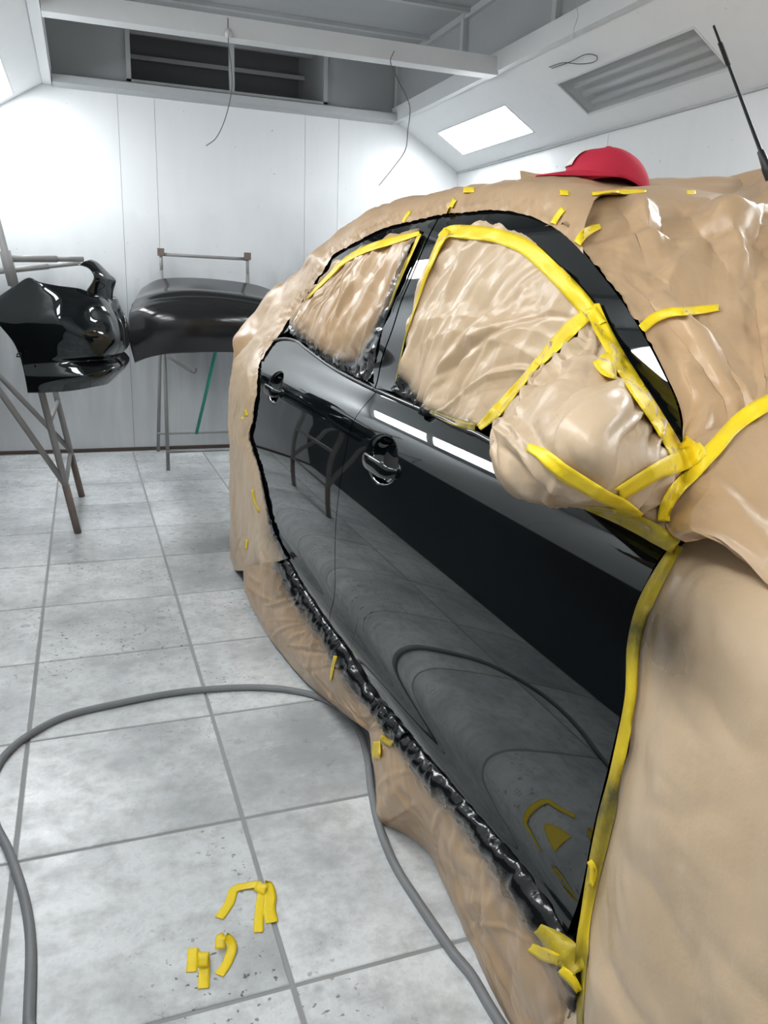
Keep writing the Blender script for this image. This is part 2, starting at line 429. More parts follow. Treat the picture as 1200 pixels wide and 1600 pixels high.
# sloping covings with openings for the light fixtures
FIX = [(4.82, 5.86), (3.14, 4.24), (1.5, 2.55), (-.15, .9), (-1.85, -.8)]
FIXL = [(5.00, 6.10), (3.85, 4.90), (1.75, 2.85), (.10, 1.15), (-1.6, -.55)]
SL = math.hypot(LIPR-XR, ZLIP-ZCOV); S0, S1 = .232, .502
def cov_pt(side, s, y, off=0.0):
    k = s / SL; dx, dz = (XR-LIPR)/SL, (ZCOV-ZLIP)/SL     # along slope; room-side normal points down and inwards
    nx, nz_ = dz, -dx
    x, z = LIPR + dx*s + nx*off, ZLIP + dz*s + nz_*off
    if side < 0: x = LIPL + XL + (XR - LIPR) - (x - LIPR) - XL - (XR - LIPR)
    return (x, y, z)
def cov_box(mb, side, s0, s1, y0, y1, o0, o1):
    b = len(mb.v)
    for o in (o0, o1):
        for s, y in ((s0, y0), (s1, y0), (s1, y1), (s0, y1)): mb.v.append(cov_pt(side, s, y, o))
    mb.f += [tuple(b+i for i in q) for q in ((0,3,2,1),(4,5,6,7),(0,1,5,4),(1,2,6,5),(2,3,7,6),(3,0,4,7))]
for side, nm in ((1, 'trim_1'), (-1, 'trim_2')):
    mb = MB(); cov_box(mb, side, 0, S0, YF, YB, 0, -.03); cov_box(mb, side, S1, SL, YF, YB, 0, -.03)
    ys = [YB] + [v for a, b_ in (FIX if side > 0 else FIXL) for v in (b_, a)] + [YF]
    for k in range(0, len(ys), 2): cov_box(mb, side, S0, S1, ys[k+1], ys[k], 0, -.03)
    struct(mb, nm, 'coving')
    # angle strip where coving meets the wall
    x = XR if side > 0 else XL
    struct(MB().tube([(x - side*.006, YF, ZCOV-.004), (x - side*.006, YB, ZCOV-.004)], .008, 6), 'trim_%d' % (3 if side > 0 else 4), 'frame_grey')
# ceiling lip channels along both sides
struct(MB().prism([(2.29, 2.455), (2.335, 2.455), (2.335, 2.50), (2.312, 2.50), (2.312, 2.555), (2.285, 2.555)], 'y', YF, YB), 'trim_5', 'lip_white')
struct(MB().prism([(-.105, 2.455), (-.16, 2.455), (-.16, 2.50), (-.135, 2.50), (-.135, 2.555), (-.10, 2.555)], 'y', YF, YB), 'trim_6', 'lip_white')
struct(MB().prism([(6.21, 2.445), (6.10, 2.455), (6.10, 2.503), (6.13, 2.515), (6.21, 2.515)], 'x', -.10, 2.29), 'trim_7', 'frame_grey')
# beam crossing the open ceiling
struct(MB().prism([(4.52, 2.435), (4.62, 2.435), (4.62, 2.45), (4.585, 2.46), (4.585, 2.52), (4.61, 2.53), (4.52, 2.53)], 'x', -.10, 2.30), 'trim_8', 'lip_white')
# plenum above: side walls, back wall with a duct opening, ceiling sheets
wpr = struct(MB().box((2.33, YF, 2.46), (2.36, YB, ZTOP)), 'wall_plenum_right', 'plenum')
for y in (6.17, 5.04, 3.95, 2.8, 1.6):
    MB().box((2.295, y-.02, 2.51), (2.33, y+.02, ZTOP)).build('post', 'frame_grey', wpr)
MB().box((2.30, YF, ZTOP-.05), (2.33, YB, ZTOP-.012)).build('top_angle', 'frame_grey', wpr)
struct(MB().box((-.19, YF, 2.46), (-.16, YB, ZTOP)), 'wall_plenum_left', 'plenum')
OX0, OX1, OZ0, OZ1 = .40, 1.745, 2.545, 2.86
mb = MB().box((-.16, YB, 2.46), (OX0, YB+.03, ZTOP)).box((OX1, YB, 2.46), (2.33, YB+.03, ZTOP)).box((OX0, YB, 2.46), (OX1, YB+.03, OZ0)).box((OX0, YB, OZ1), (OX1, YB+.03, ZTOP))
wpb = struct(mb, 'wall_plenum_back', 'plenum')
mb = MB().box((OX0-.03, YB-.015, OZ0-.02), (OX0, YB+.02, OZ1)).box((OX1, YB-.015, OZ0-.02), (OX1+.03, YB+.02, OZ1)).box((OX0-.03, YB-.015, OZ1), (OX1+.03, YB+.02, OZ1+.02)).box((OX0-.03, YB-.015, OZ0-.03), (OX1+.03, YB+.02, OZ0))
mb.build('opening_frame', 'frame_grey', wpb)
MB().box((1.06, YB-.02, OZ0), (1.095, YB+.015, OZ1)).build('mullion', 'frame_grey', wpb)
D = YB + .75
mb = MB().quad((OX0-.2, D, OZ0), (OX0-.2, D, 3.1), (OX1, D, 3.1), (OX1, D, OZ0)).quad((OX0-.2, YB, OZ0), (OX0-.2, D, OZ0), (OX1, D, OZ0), (OX1, YB, OZ0))
mb.quad((OX0-.2, YB+.03, 3.1), (OX1, YB+.03, 3.1), (OX1, D, 3.1), (OX0-.2, D, 3.1)).quad((OX0-.2, YB+.03, OZ0), (OX0-.2, YB+.03, 3.1), (OX0-.2, D, 3.1), (OX0-.2, D, OZ0))
mb.build('duct_box', 'plenum_dark', wpb)
MB().box((OX1, YB+.03, OZ0-.02), (OX1+.02, D, 3.1)).build('duct_cheek', 'plenum', wpb)
for y, z in ((YB+.55, 2.80), (YB+.30, 2.90)):
    MB().box((OX0-.2, y, z), (OX1, y+.03, z+.03)).build('duct_rail', 'frame_grey', wpb)
ceil = struct(MB().box((-.19, YF, ZTOP), (2.36, YB+.03, ZTOP+.04)), 'ceiling', 'plenum')
ye = [YB] + [6.2 - .62*k for k in range(1, 12)] + [YF]
for k in range(len(ye)-1):
    MB().box((-.16, ye[k+1]+.004, ZTOP-.012), (2.33, ye[k]-.004, ZTOP)).build('panel', 'plenum', ceil)
for y in ye[1:-1]:
    MB().box((-.16, y-.018, ZTOP-.035), (2.33, y+.018, ZTOP-.012)).build('rib', 'frame_grey', ceil)

# light fixtures let into the covings
def fixture(side, y0, y1, lit, label):
    r = empty('light_fixture', cov_pt(side, (S0+S1)/2, (y0+y1)/2), label, 'light')
    mb = MB(); e = .012
    for a in ((S0, S0+e, y0, y1), (S1-e, S1, y0, y1), (S0+e, S1-e, y0, y0+e), (S0+e, S1-e, y1-e, y1)): cov_box(mb, side, *a, .002, -.03)
    mb.build('frame', 'lip_white', r)
    mb = MB(); cov_box(mb, side, S0+e, S1-e, y0+e, y1-e, -.006, -.010); mb.build('pane', 'pane_lit' if lit else 'pane_off', r)
    if not lit:
        mb = MB(); cov_box(mb, side, S0-.01, S1+.01, y0-.01, y1+.01, -.11, -.12)
        for a in ((S0-.01, S0, y0-.01, y1+.01), (S1, S1+.01, y0-.01, y1+.01), (S0, S1, y0-.01, y0), (S0, S1, y1, y1+.01)): cov_box(mb, side, *a, -.031, -.12)
        mb.build('housing', 'fixture_back', r)
        for k in range(4):
            s = S0 + (S1-S0)*(k+.5)/4
            MB().tube([cov_pt(side, s, y0+.03, -.06), cov_pt(side, s, y1-.03, -.06)], .016, 10).build('tube', 'tube_white', r, smooth=True)
    return r
fixture(1, *FIX[0], True, 'bright lit light panel in the sloping right coving near the back corner')
fixture(1, *FIX[1], False, 'unlit light panel with four tubes behind glass, right of the lit one')
for k, nm in ((2, 'third'), (3, 'fourth'), (4, 'fifth')):
    fixture(1, *FIX[k], True, 'lit light panel in the right coving, %s from the back wall' % nm)
for k, nm in enumerate(('nearest the back wall', 'second from the back wall', 'third from the back wall', 'fourth from the back wall', 'fifth from the back wall')):
    fixture(-1, *FIXL[k], True, 'lit light panel in the sloping left coving, ' + nm)

# hanging bits of wire
def wire(pts, r, matn, label):
    P = polyline(pts, 40); MB().tube(P, r, 6).build('wire', matn, smooth=True, label=label, cat='wire')
b1 = 4.51
wire([atY(356, 28, b1), atY(357, 70, b1-.01), atY(361, 100, b1-.02), atY(362, 140, b1-.02), atY(352, 185, b1-.03), atY(338, 215, b1-.03), atY(322, 228, b1-.04)], .0022, 'wire', 'thin dark wire dangling from the ceiling beam above the back wall')
MB().lathe(atY(357, 52, 4.50), [(.0, -.02), (.016, -.018), (.02, 0), (.014, .018), (0, .02)], 10).build('wire_knot', 'wire_pale', smooth=True, label='knot of pale wire tied round the ceiling beam', cat='wire')
wire([atY(616, 80, b1), atY(610, 97, b1-.01), atY(622, 125, b1-.02), atY(640, 165, b1-.02), atY(637, 205, b1-.03), atY(633, 235, b1-.03), atY(612, 265, b1-.04), atY(592, 290, b1-.05)], .0024, 'wire', 'bent dark wire hanging from the beam end near the right corner')
p0 = atX(902, 2, 2.25); wire([p0 + [0, 0, .25], p0, atX(903, 25, 2.25), atX(897, 45, 2.26), atX(897, 60, 2.27)], .0018, 'wire_pale', 'pale straight wire hanging over the right ceiling lip')
def onCov(u, v, off=.012):
    d = ray(u, v); nn = np.array([-(ZLIP-ZCOV), 0, -(XR-LIPR)]); nn /= np.linalg.norm(nn); p0 = np.array([LIPR, 0, ZLIP]) + nn*off
    return O + d * (nn @ (p0 - O)) / (nn @ d)
wire([onCov(*p) for p in ((858, 105), (880, 98), (905, 100), (928, 97), (933, 88), (915, 85), (890, 97), (862, 107))], .0022, 'wire', 'looped dark wire lying against the right coving between the light panels')

# ================================================================== the masked car
car = empty('car', (1.47, 1.7, 0), 'black sedan masked with brown paper and yellow tape, side panels freshly painted', 'car')
def yz(pts): return S_(pts)[:, 1:]
def skin(name, G2, matn, parent, dents=(), hem=.02, off=0.0, label=None, hem_mat=None):
    """body panel on the side surface from a (nu,nv,2) grid of (y,z), with a folded hem all round"""
    def X(y, z):
        x = S(y, z) + off
        for d in dents: x = x + d(y, z)
        return x
    y, z = G2[..., 0], G2[..., 1]; e = 1e-4
    G = np.stack([X(y, z), y, z], -1)
    dy = (X(y+e, z) - X(y-e, z)) / (2*e); dz = (X(y, z+e) - X(y, z-e)) / (2*e)
    N = np.stack([-np.ones_like(dy), dy, dz], -1); N /= np.linalg.norm(N, axis=-1)[..., None]
    nu, nv = y.shape; V = [G.reshape(-1, 3)]; NN = [N.reshape(-1, 3)]
    du = np.gradient(G, axis=0)[nu//2, nv//2]; dv = np.gradient(G, axis=1)[nu//2, nv//2]
    flip = np.cross(du, dv)[0] > 0
    F = [tuple(f) for f in gridfaces(nu, nv, flip)]
    I = np.arange(nu*nv).reshape(nu, nv)
    ring = np.array(list(I[0, :]) + list(I[1:, -1]) + list(I[-1, -2::-1]) + list(I[-2:0:-1, 0]))
    a = G.reshape(-1, 3)[ring]; k = nu*nv; n = len(ring)
    c = a + [hem, 0, 0]
    cen = a.mean(0); outw = a - cen; outw[:, 0] = 0; outw /= np.linalg.norm(outw, axis=1)[:, None]
    V += [a, c]; NN += [outw, outw]
    for i in range(n):
        j = (i+1) % n; q = (k+i, k+j, k+n+j, k+n+i); F.append(q if flip else q[::-1])
    return finish(name, np.vstack(V), F, matn, parent, vn=np.vstack(NN), label=label)

seam = [(515, 985), (521, 962), (527, 927), (527, 880), (525, 840), (526, 792), (533, 745), (538, 707), (538, 683), (545, 661), (556, 640), (572, 626), (607, 619)]
seamP = yz(seam)
# the seam in the metal runs almost upright: smooth its y
sy = np.polyval(np.polyfit(seamP[:, 1], seamP[:, 0], 2), seamP[:, 1]); seamP[:, 0] = sy
belt_f = yz([(607, 619), (655, 641), (693, 657), (731, 676), (763, 691)])
f_top_r = onS(1045, 852)[1:]
belt_f = np.vstack([belt_f, f_top_r]); belt_f[0] = seamP[-1]
front_e = yz([(885, 1467), (900, 1420), (920, 1330), (950, 1200), (974, 1095), (979, 1050), (980, 1010), (985, 980), (1000, 930), (1012, 905), (1045, 852)])
bot_f = yz([(515, 985), (526, 1000), (556, 1045), (564, 1067), (628, 1146), (681, 1207), (751, 1289), (815, 1368), (862, 1435), (885, 1467)])
bot_f[0] = seamP[0]; bot_f[-1] = front_e[0]

# handle recesses: oval dish in the skin
def dish(y0, z0, ry, rz, depth, rot=0.0):
    def f(y, z):
        a = (y-y0)*math.cos(rot) + (z-z0)*math.sin(rot); b_ = -(y-y0)*math.sin(rot) + (z-z0)*math.cos(rot)
        r = np.sqrt((a/ry)**2 + (b_/rz)**2)
        return depth * (1 - sstep(.55, 1.0, r))
    return f
HF = onS(596, 722); HR = onS(428, 607)
dF = dish(HF[1]+.005, HF[2]+.004, .100, .054, .034); dR = dish(HR[1], HR[2]+.004, .100, .054, .034)

gp = .0022
L = seamP.copy(); L[:, 0] -= gp
front_door = skin('front_door', coons(bot_f - [gp, 0], belt_f - [gp*np.linspace(1, 0, len(belt_f))[0], 0], L, front_e, 190, 240), 'paint', car, [dF], label='black front door, glossy, with a dark oval handle recess')
belt_r = yz([(420, 538), (440, 531), (462, 534), (481, 548), (509, 569), (532, 584), (565, 601), (607, 619)]); belt_r[-1] = seamP[-1]
left_r = yz([(406, 752), (402, 728), (395, 704), (389, 680), (393, 656), (397, 626), (399, 612), (400, 584), (406, 556), (420, 538)])
bot_r = yz([(406, 752), (410, 770), (418, 800), (428, 836), (446, 872), (460, 902), (478, 930), (500, 964), (515, 985)]); bot_r[-1] = seamP[0]
bot_r[0] = left_r[0]; belt_r[0] = left_r[-1]
Rr = seamP.copy(); Rr[:, 0] += gp
rear_door = skin('rear_door', coons(bot_r, belt_r + [gp*0, 0], left_r, Rr, 190, 220), 'paint', car, [dR], label='black rear door, glossy, beside the rear wheel')

def handle(H_, parent):
    y0, z0 = H_[1], H_[2]; n = 28; rows = []
    t = np.linspace(-1, 1, n)
    yy = y0 + .092*t; arch = .016*(1-t**4)
    rings = []
    for i in range(n):
        x = S(yy[i], z0) - .004 - arch[i] + .02*max(0, abs(t[i])-.85)/.15
        hh = .0185*(1-.6*t[i]**4); dd = .008
        rings.append([(x + dd*math.cos(a)*.8, yy[i], z0 - .006 + .012*t[i]*0 + hh*math.sin(a)) for a in np.linspace(0, 2*math.pi, 16, endpoint=False)])
    V = np.array(rings).reshape(-1, 3); F = []
    for i in range(n-1):
        for k in range(16): F.append((i*16+k, i*16+(k+1) % 16, (i+1)*16+(k+1) % 16, (i+1)*16+k))
    F += [tuple(range(15, -1, -1)), tuple((n-1)*16+k for k in range(16))]
    o = finish('handle', V, F, 'paint', parent)
    P = np.array([(S(yy[i], z0) - .004 - arch[i] - .0068 + .02*max(0, abs(t[i])-.85)/.15, yy[i], z0 + .004*(1-t[i]**2)) for i in range(1, n-1)])
    return o
handle(HF, front_door); handle(HR, rear_door)

# window frames: bands between the opening and the roof edge
f_in = [(614, 612), (619, 593), (633, 524), (655, 457), (668, 419), (687, 375), (699, 355), (725, 351), (766, 353), (801, 363), (829, 376), (851, 397), (877, 422), (902, 448), (924, 476), (940, 498), (965, 545), (995, 590), (1025, 635), (1050, 678), (1061, 697)]
f_out = [(587, 606), (597, 564), (614, 515), (628, 471), (644, 433), (660, 394), (678, 356), (692, 334), (731, 330), (772, 327), (810, 331), (842, 342), (873, 360), (905, 387), (937, 426), (968, 466), (987, 494), (1000, 515), (1025, 560), (1050, 612), (1062, 650), (1068, 705)]
r_in = [(572, 593), (588, 531), (607, 480), (625, 433), (642, 394), (659, 360), (630, 366), (597, 375), (569, 384), (546, 398), (527, 412), (509, 433), (490, 452), (471, 472), (456, 500), (450, 517)]
r_out = [(585, 606), (595, 564), (612, 515), (626, 471), (642, 433), (658, 394), (677, 354), (688, 336), (660, 341), (630, 348), (602, 355), (579, 366), (558, 376), (541, 385), (520, 398), (506, 417), (490, 438), (474, 459), (467, 473), (448, 499), (434, 520), (424, 532)]
def band(name, a, b_, n, k, breaks, label):
    """pair up two pixel paths piecewise between matching break indices"""
    A = yz(a); B = yz(b_); PA, PB = [], []
    for (a0, a1, b0, b1, m_) in breaks:
        PA.append(polyline(A[a0:a1+1], m_)[:-1]); PB.append(polyline(B[b0:b1+1], m_)[:-1])
    PA.append(A[-1:]); PB.append(B[-1:]); PA = np.vstack(PA); PB = np.vstack(PB)
    t = np.linspace(0, 1, k)[None, :, None]
    G = PA[:, None]*(1-t) + PB[:, None]*t
    return skin(name, G, 'paint', car, hem=.018, off=0.0, label=label), PA, PB
ffr, fA, fB = band('front_window_frame', f_in, f_out, 0, 9, [(0, 6, 0, 7, 50), (6, 9, 7, 10, 30), (9, 20, 10, 21, 90)], 'gloss black front window surround and roof pillar')
rfr, rA, rB = band('rear_window_frame', r_in, r_out, 0, 9, [(0, 5, 0, 7, 50), (5, 10, 7, 13, 50), (10, 15, 13, 21, 60)], 'gloss black rear window surround')
# belt moulding
P = [np.r_[S(p[0], p[1]+.004)-.004, p[0], p[1]+.004] for p in polyline(belt_f, 60)]
MB().tube(P, .005, 8).build('belt_moulding', 'trim_gloss', front_door, smooth=True)
P = [np.r_[S(p[0], p[1]+.004)-.004, p[0], p[1]+.004] for p in polyline(belt_r, 60)]
MB().tube(P, .005, 8).build('belt_moulding', 'trim_gloss', rear_door, smooth=True)

# inner body so that nothing behind the panels is hollow
ys_ = np.linspace(.1, 4.0, 40); prof = [(.06, .12), (.05, .5), (.05, .95), (.06, 1.02)]
rows = []
for y in ys_:
    top = np.interp(y, [.1, .62, 1.35, 1.7, 2.2, 2.9, 3.35, 4.0], [.92, .98, 1.30, 1.36, 1.37, 1.27, 1.0, .96])
    r = []
    for z in np.linspace(.1, top, 14): r.append((S(y, z)+.03 + (.03 if z > 1.0 else 0), y, z))
    for t in np.linspace(.12, 1, 8): xx = r[13][0]*(1-t) + (2.94 - r[13][0])*t; r.append((xx, y, top + .03*math.sin(math.pi*t)))
    for z in np.linspace(top, .1, 14)[1:]: r.append((2.94 - S(y, z) - .03, y, z))
    rows.append(r)
sheet('body_shell', np.array(rows), 'jamb', car, flip=True)

# rear wheel and tyre
wc = np.array([.735, 2.98, .315])
def wheel(yc):
    w_ = MB().lathe((.735, yc, .316), [(.20, -.10), (.285, -.112), (.308, -.098), (.316, -.06), (.317, 0), (.316, .06), (.308, .098), (.285, .112), (.20, .10)], 48, 0).build('tyre', 'rubber', car, smooth=True)
    mb = MB().lathe((.735, yc, .316), [(0, -.07), (.06, -.075), (.17, -.055), (.20, -.095), (.205, -.095), (.2, .1), (0, .1)], 48, 0)
    mb.build('rim', 'steel', w_, smooth=True)
wheel(2.98); wheel(.22)

# ------------------------------------------------------------------ masking paper
BV = {}
def reg(name, o):
    me = o.data; wl = world_loc(o)
    BV[name] = BVHTree.FromPolygons([v.co + wl for v in me.vertices], [tuple(p.vertices) for p in me.polygons])
def crinkle(P, sc, amp, k=3):
    """ridged multi-octave relief for foil-like crumpled edges"""
    h = 0; a = amp; s = sc
    for _ in range(k):
        h = h + a * (.5 - np.abs(noise(P * s + 7.3 * _)) * 2.0); a *= .5; s *= 1.9
    return h
def lay(name, G, matn, parent, seed, rough=1.0, spray=None, edge_crinkle=None, nf=40, ang=None, spread=math.pi, amp=.006, L=.14, wd=.03, out=-1, base=0.012, fade=None, label=None, crease=1.0, ck=(30, .008)):
    A, B = arclen(G); N = normals(G)
    if (N[..., 0].mean() * out) < 0: N = -N
    h = .5 * base * noise(G * 4.0 + seed * 3.1) + folds(A, B, nf, seed, amp, L, wd, ang, spread)
    q_ = G + .03 * np.stack([noise(G*6+1.7), noise(G*6+9.1), noise(G*6+4.4)], -1)
    h = h + crease * (.020 * np.abs(noise(q_ * 4.5 + seed * 1.3)) + .011 * np.abs(noise(q_ * 10 + seed)) + .0045 * np.abs(noise(q_ * 23 + 2*seed)))
    if fade is not None: h = h * fade
    if edge_crinkle is not None: h = h + edge_crinkle * (crinkle(G + seed, ck[0], ck[1], 3))
    G2 = G + N * h[..., None]
    du = np.gradient(G2, axis=0)[G.shape[0]//2, G.shape[1]//2]; dv = np.gradient(G2, axis=1)[G.shape[0]//2, G.shape[1]//2]
    flip = (np.cross(du, dv) @ N[G.shape[0]//2, G.shape[1]//2]) < 0
    sp = np.zeros(G.shape[:2]) if spray is None else spray
    o = sheet(name, G2, matn, parent, flip=flip, attr={'spray': sp}, label=label)
    reg(name + str(seed), o)
    return o
def uvn(nu, nv): return np.meshgrid(np.linspace(0, 1, nu), np.linspace(0, 1, nv), indexing='ij')
def onSg(G2, off=0.0): return np.stack([S(G2[..., 0], G2[..., 1]) + off, G2[..., 0], G2[..., 1]], -1)

# rear side window sheet (rows bottom->top, columns rear->front)
rb = yz([(452, 515), (470, 532), (490, 549), (520, 570), (545, 583), (578, 599)])
rt = yz([(505, 440), (527, 413), (546, 399), (569, 385), (597, 376), (630, 367), (659, 361)])
rl = yz([(452, 515), (458, 500), (472, 473), (490, 454), (505, 440)]); rr_ = yz([(578, 599), (592, 533), (611, 482), (629, 435), (645, 396), (659, 361)])
U, V = uvn(130, 150)
G = onSg(coons(rb, rt, rl, rr_, 130, 150), .006)
G[..., 0] -= .018 * np.sin(math.pi*U)**.6 * np.sin(math.pi*V)**.6
sp = np.clip(1.15*np.exp(-(U/.10)**1.2) + 1.0*np.exp(-((1-V)/.055)**1.3)*(1.2-U*.6) + .55*np.exp(-(((1-V)/.22)**2 + ((U-.0)/.4)**2)), 0, 1)
rear_sheet = lay('window_paper', G, 'kraft', car, 11, spray=sp, edge_crinkle=.6*np.exp(-(U/.07)**2)+.6*np.exp(-((1-V)/.07)**2), nf=34, ang=.35, spread=.9, amp=.014, L=.26, wd=.035, base=.012, label='brown masking paper over the rear side window')

# front side window sheet
fb = yz([(616, 608), (640, 627), (665, 643), (700, 660), (744, 673)])
ft = yz([(700, 357), (725, 354), (766, 356), (800, 367), (828, 380), (850, 400), (876, 425), (901, 452), (914, 490)])
fl_ = yz([(616, 608), (622, 590), (635, 524), (657, 457), (670, 419), (689, 375), (700, 357)]); fr = yz([(744, 673), (768, 650), (800, 612), (850, 555), (914, 490)])
U, V = uvn(150, 170)
G = onSg(coons(fb, ft, fl_, fr, 150, 170), .006)
G[..., 0] -= .022 * np.sin(math.pi*U)**.6 * np.sin(math.pi*V)**.6
sp = np.clip(1.1*np.exp(-(U/.045)**1.2) + .75*np.exp(-((V)/.03)**1.2)*(1-.8*U) + .75*np.exp(-((V-.1)**2/.006 + U**2/.012)) + .35*np.exp(-(U/.22)**2)*np.exp(-((V-.15)/.25)**2), 0, 1)
front_sheet = lay('window_paper', G, 'kraft_light', car, 12, spray=sp, edge_crinkle=np.exp(-(U/.05)**2)+.7*np.exp(-((V-.08)/.06)**2)*np.exp(-(U/.2)**2)+.5*np.exp(-((1-U)/.05)**2), nf=46, ang=.5, spread=1.5, amp=.013, L=.24, wd=.04, base=.016, label='brown masking paper over the front side window')

# bagged wing mirror
def mix_grid(rows):
    out = []
    for r in rows: out.append([onS(u, v, -.006) if x is None else atX(u, v, x) for u, v, x in r])
    return out
rows = [[(904, 490, None), (909, 488, None), (914, 488, None), (919, 491, None), (924, 494, None)],
        [(868, 537, None), (885, 530, .690), (910, 524, .675), (938, 530, .690), (952, 541, None)],
        [(818, 598, .655), (850, 585, .600), (905, 575, .555), (960, 580, .600), (993, 603, None)],
        [(778, 648, .585), (825, 632, .505), (905, 625, .455), (985, 635, .520), (1030, 662, None)],
        [(766, 682, .520), (820, 690, .445), (905, 690, .415), (990, 700, .490), (1062, 712, .640)],
        [(774, 735, .485), (825, 738, .430), (905, 745, .425), (985, 755, .490), (1060, 762, .628)],
        [(800, 768, .500), (840, 775, .460), (905, 780, .470), (980, 790, .530), (1052, 812, .612)],
        [(832, 780, .540), (865, 789, .535), (915, 792, .545), (985, 808, .575), (1046, 848, .600)]]
G = patch(mix_grid(rows), 150, 150); U, V = uvn(150, 150)
fd = np.clip(np.minimum(np.minimum(V, 1-V)*6, np.minimum(U, 1-U)*6), .15, 1)
mirror_bag = lay('mirror_paper', G, 'kraft_light', car, 13, nf=46, amp=.014, L=.20, wd=.03, base=.010, ang=.2, spread=2.0, fade=fd, spray=.25*np.exp(-(V/.03)**2)*sstep(.6, .4, U), edge_crinkle=.5*np.exp(-((1-U)/.08)**2), label='brown masking paper bagged round the wing mirror')

# windscreen and bonnet sheet
P1 = onS(905, 387); P2 = onS(1062, 650); Dw = np.array([1, -.34, .05]); nW = np.cross(P2-P1, Dw); nW /= np.linalg.norm(nW)
def onW(u, v, off=0.0):
    d = ray(u, v); p0 = P1 + nW*off; return O + d*(nW @ (p0-O))/(nW @ d)
sgn = -1 if nW[1] > 0 else 1
rows = []
rows.append([onS(868, 352, -.004), atX(900, 318, .86), atX(945, 297, .96), atX(1040, 292, 1.10), atX(1130, 304, 1.24), atX(1165, 290, 1.32), atX(1205, 262, 1.38), atX(1300, 285, 1.55)])
rows.append([onS(886, 369, -.004), onW(915, 352), onW(955, 335), onW(1040, 335), onW(1125, 340), onW(1165, 335), onW(1205, 325), onW(1300, 330)])
for r in ([(905, 386), (935, 380), (975, 372), (1045, 370), (1120, 375), (1165, 378), (1205, 378), (1300, 385)],
          [(937, 425), (965, 418), (1005, 412), (1060, 410), (1120, 412), (1165, 415), (1205, 418), (1300, 425)],
          [(969, 465), (995, 458), (1030, 452), (1075, 450), (1125, 455), (1165, 458), (1205, 460), (1300, 470)],
          [(1001, 514), (1025, 506), (1055, 500), (1095, 500), (1135, 503), (1170, 507), (1205, 510), (1300, 525)],
          [(1026, 559), (1045, 552), (1072, 548), (1105, 548), (1140, 550), (1172, 553), (1205, 556), (1300, 570)],
          [(1051, 611), (1067, 604), (1090, 600), (1118, 600), (1148, 602), (1176, 605), (1205, 608), (1300, 620)],
          [(1064, 650), (1080, 645), (1100, 643), (1128, 645), (1155, 648), (1180, 650), (1205, 654), (1300, 665)]):
    rows.append([onS(*r[0], -.004)] + [onW(u, v, sgn*.006*k) for k, (u, v) in enumerate(r[1:])])
rows.append([onS(1069, 703, -.006)] + [atX(u, v, x) for u, v, x in ((1088, 700, .665), (1108, 700, .680), (1135, 702, .695), (1160, 705, .71), (1182, 707, .725), (1205, 710, .742), (1300, 725, .81))])
rows.append([atX(u, v, x) for u, v, x in ((1060, 765, .622), (1085, 760, .635), (1108, 758, .648), (1135, 760, .663), (1160, 763, .678), (1182, 766, .69), (1205, 770, .705), (1300, 785, .77))])
rows.append([atX(u, v, x) for u, v, x in ((1040, 812, .600), (1075, 815, .606), (1105, 820, .616), (1135, 828, .628), (1160, 835, .64), (1182, 840, .652), (1205, 846, .665), (1300, 865, .72))])
rows.append([atX(u, v, x) for u, v, x in ((1052, 840, .585), (1085, 858, .582), (1112, 872, .585), (1138, 888, .592), (1162, 903, .60), (1184, 916, .61), (1205, 930, .62), (1300, 975, .66))])
rows.append([atX(u, v, x) for u, v, x in ((1064, 848, .578), (1092, 866, .572), (1118, 882, .572), (1142, 900, .575), (1165, 917, .58), (1187, 934, .588), (1208, 950, .595), (1300, 1005, .63))])
rows.insert(0, [p + np.array([.02, .35, -.03]) for p in rows[0]])
G = patch(rows, 220, 150); U, V = uvn(220, 150)
fd = np.clip(V*5, .12, 1)*np.clip((U-.29)*5, .08, 1)
U = U - .16
tri = lambda q, w_: np.clip(1 - np.abs(q)/w_, 0, 1)
extra = .030*tri(V-.33+.05*U, .06)*tri(U-.24, .14) + .034*tri(V-(.46+.75*(U-.12)), .09)*tri(U-.30, .24) + .016*tri(V-(.25+.9*(U-.45)), .06)*tri(U-.5, .16) - .014*tri(V-(.75-.4*(U-.3)), .08)*tri(U-.4, .25)
NW = normals(G); NW = NW if NW[..., 1].mean() < 0 else -NW
U = U + .16
G = G + NW*(extra*sstep(.29, .40, U))[..., None]
screen_sheet = lay('windscreen_paper', G, 'kraft', car, 14, nf=46, amp=.020, L=.26, wd=.07, base=.03, crease=1.35, out=-1, fade=fd, edge_crinkle=.55*np.exp(-(V/.05)**2)*(U < .66), spray=.3*np.exp(-(V/.02)**2)*(U < .6), label='brown masking paper over the windscreen and bonnet')

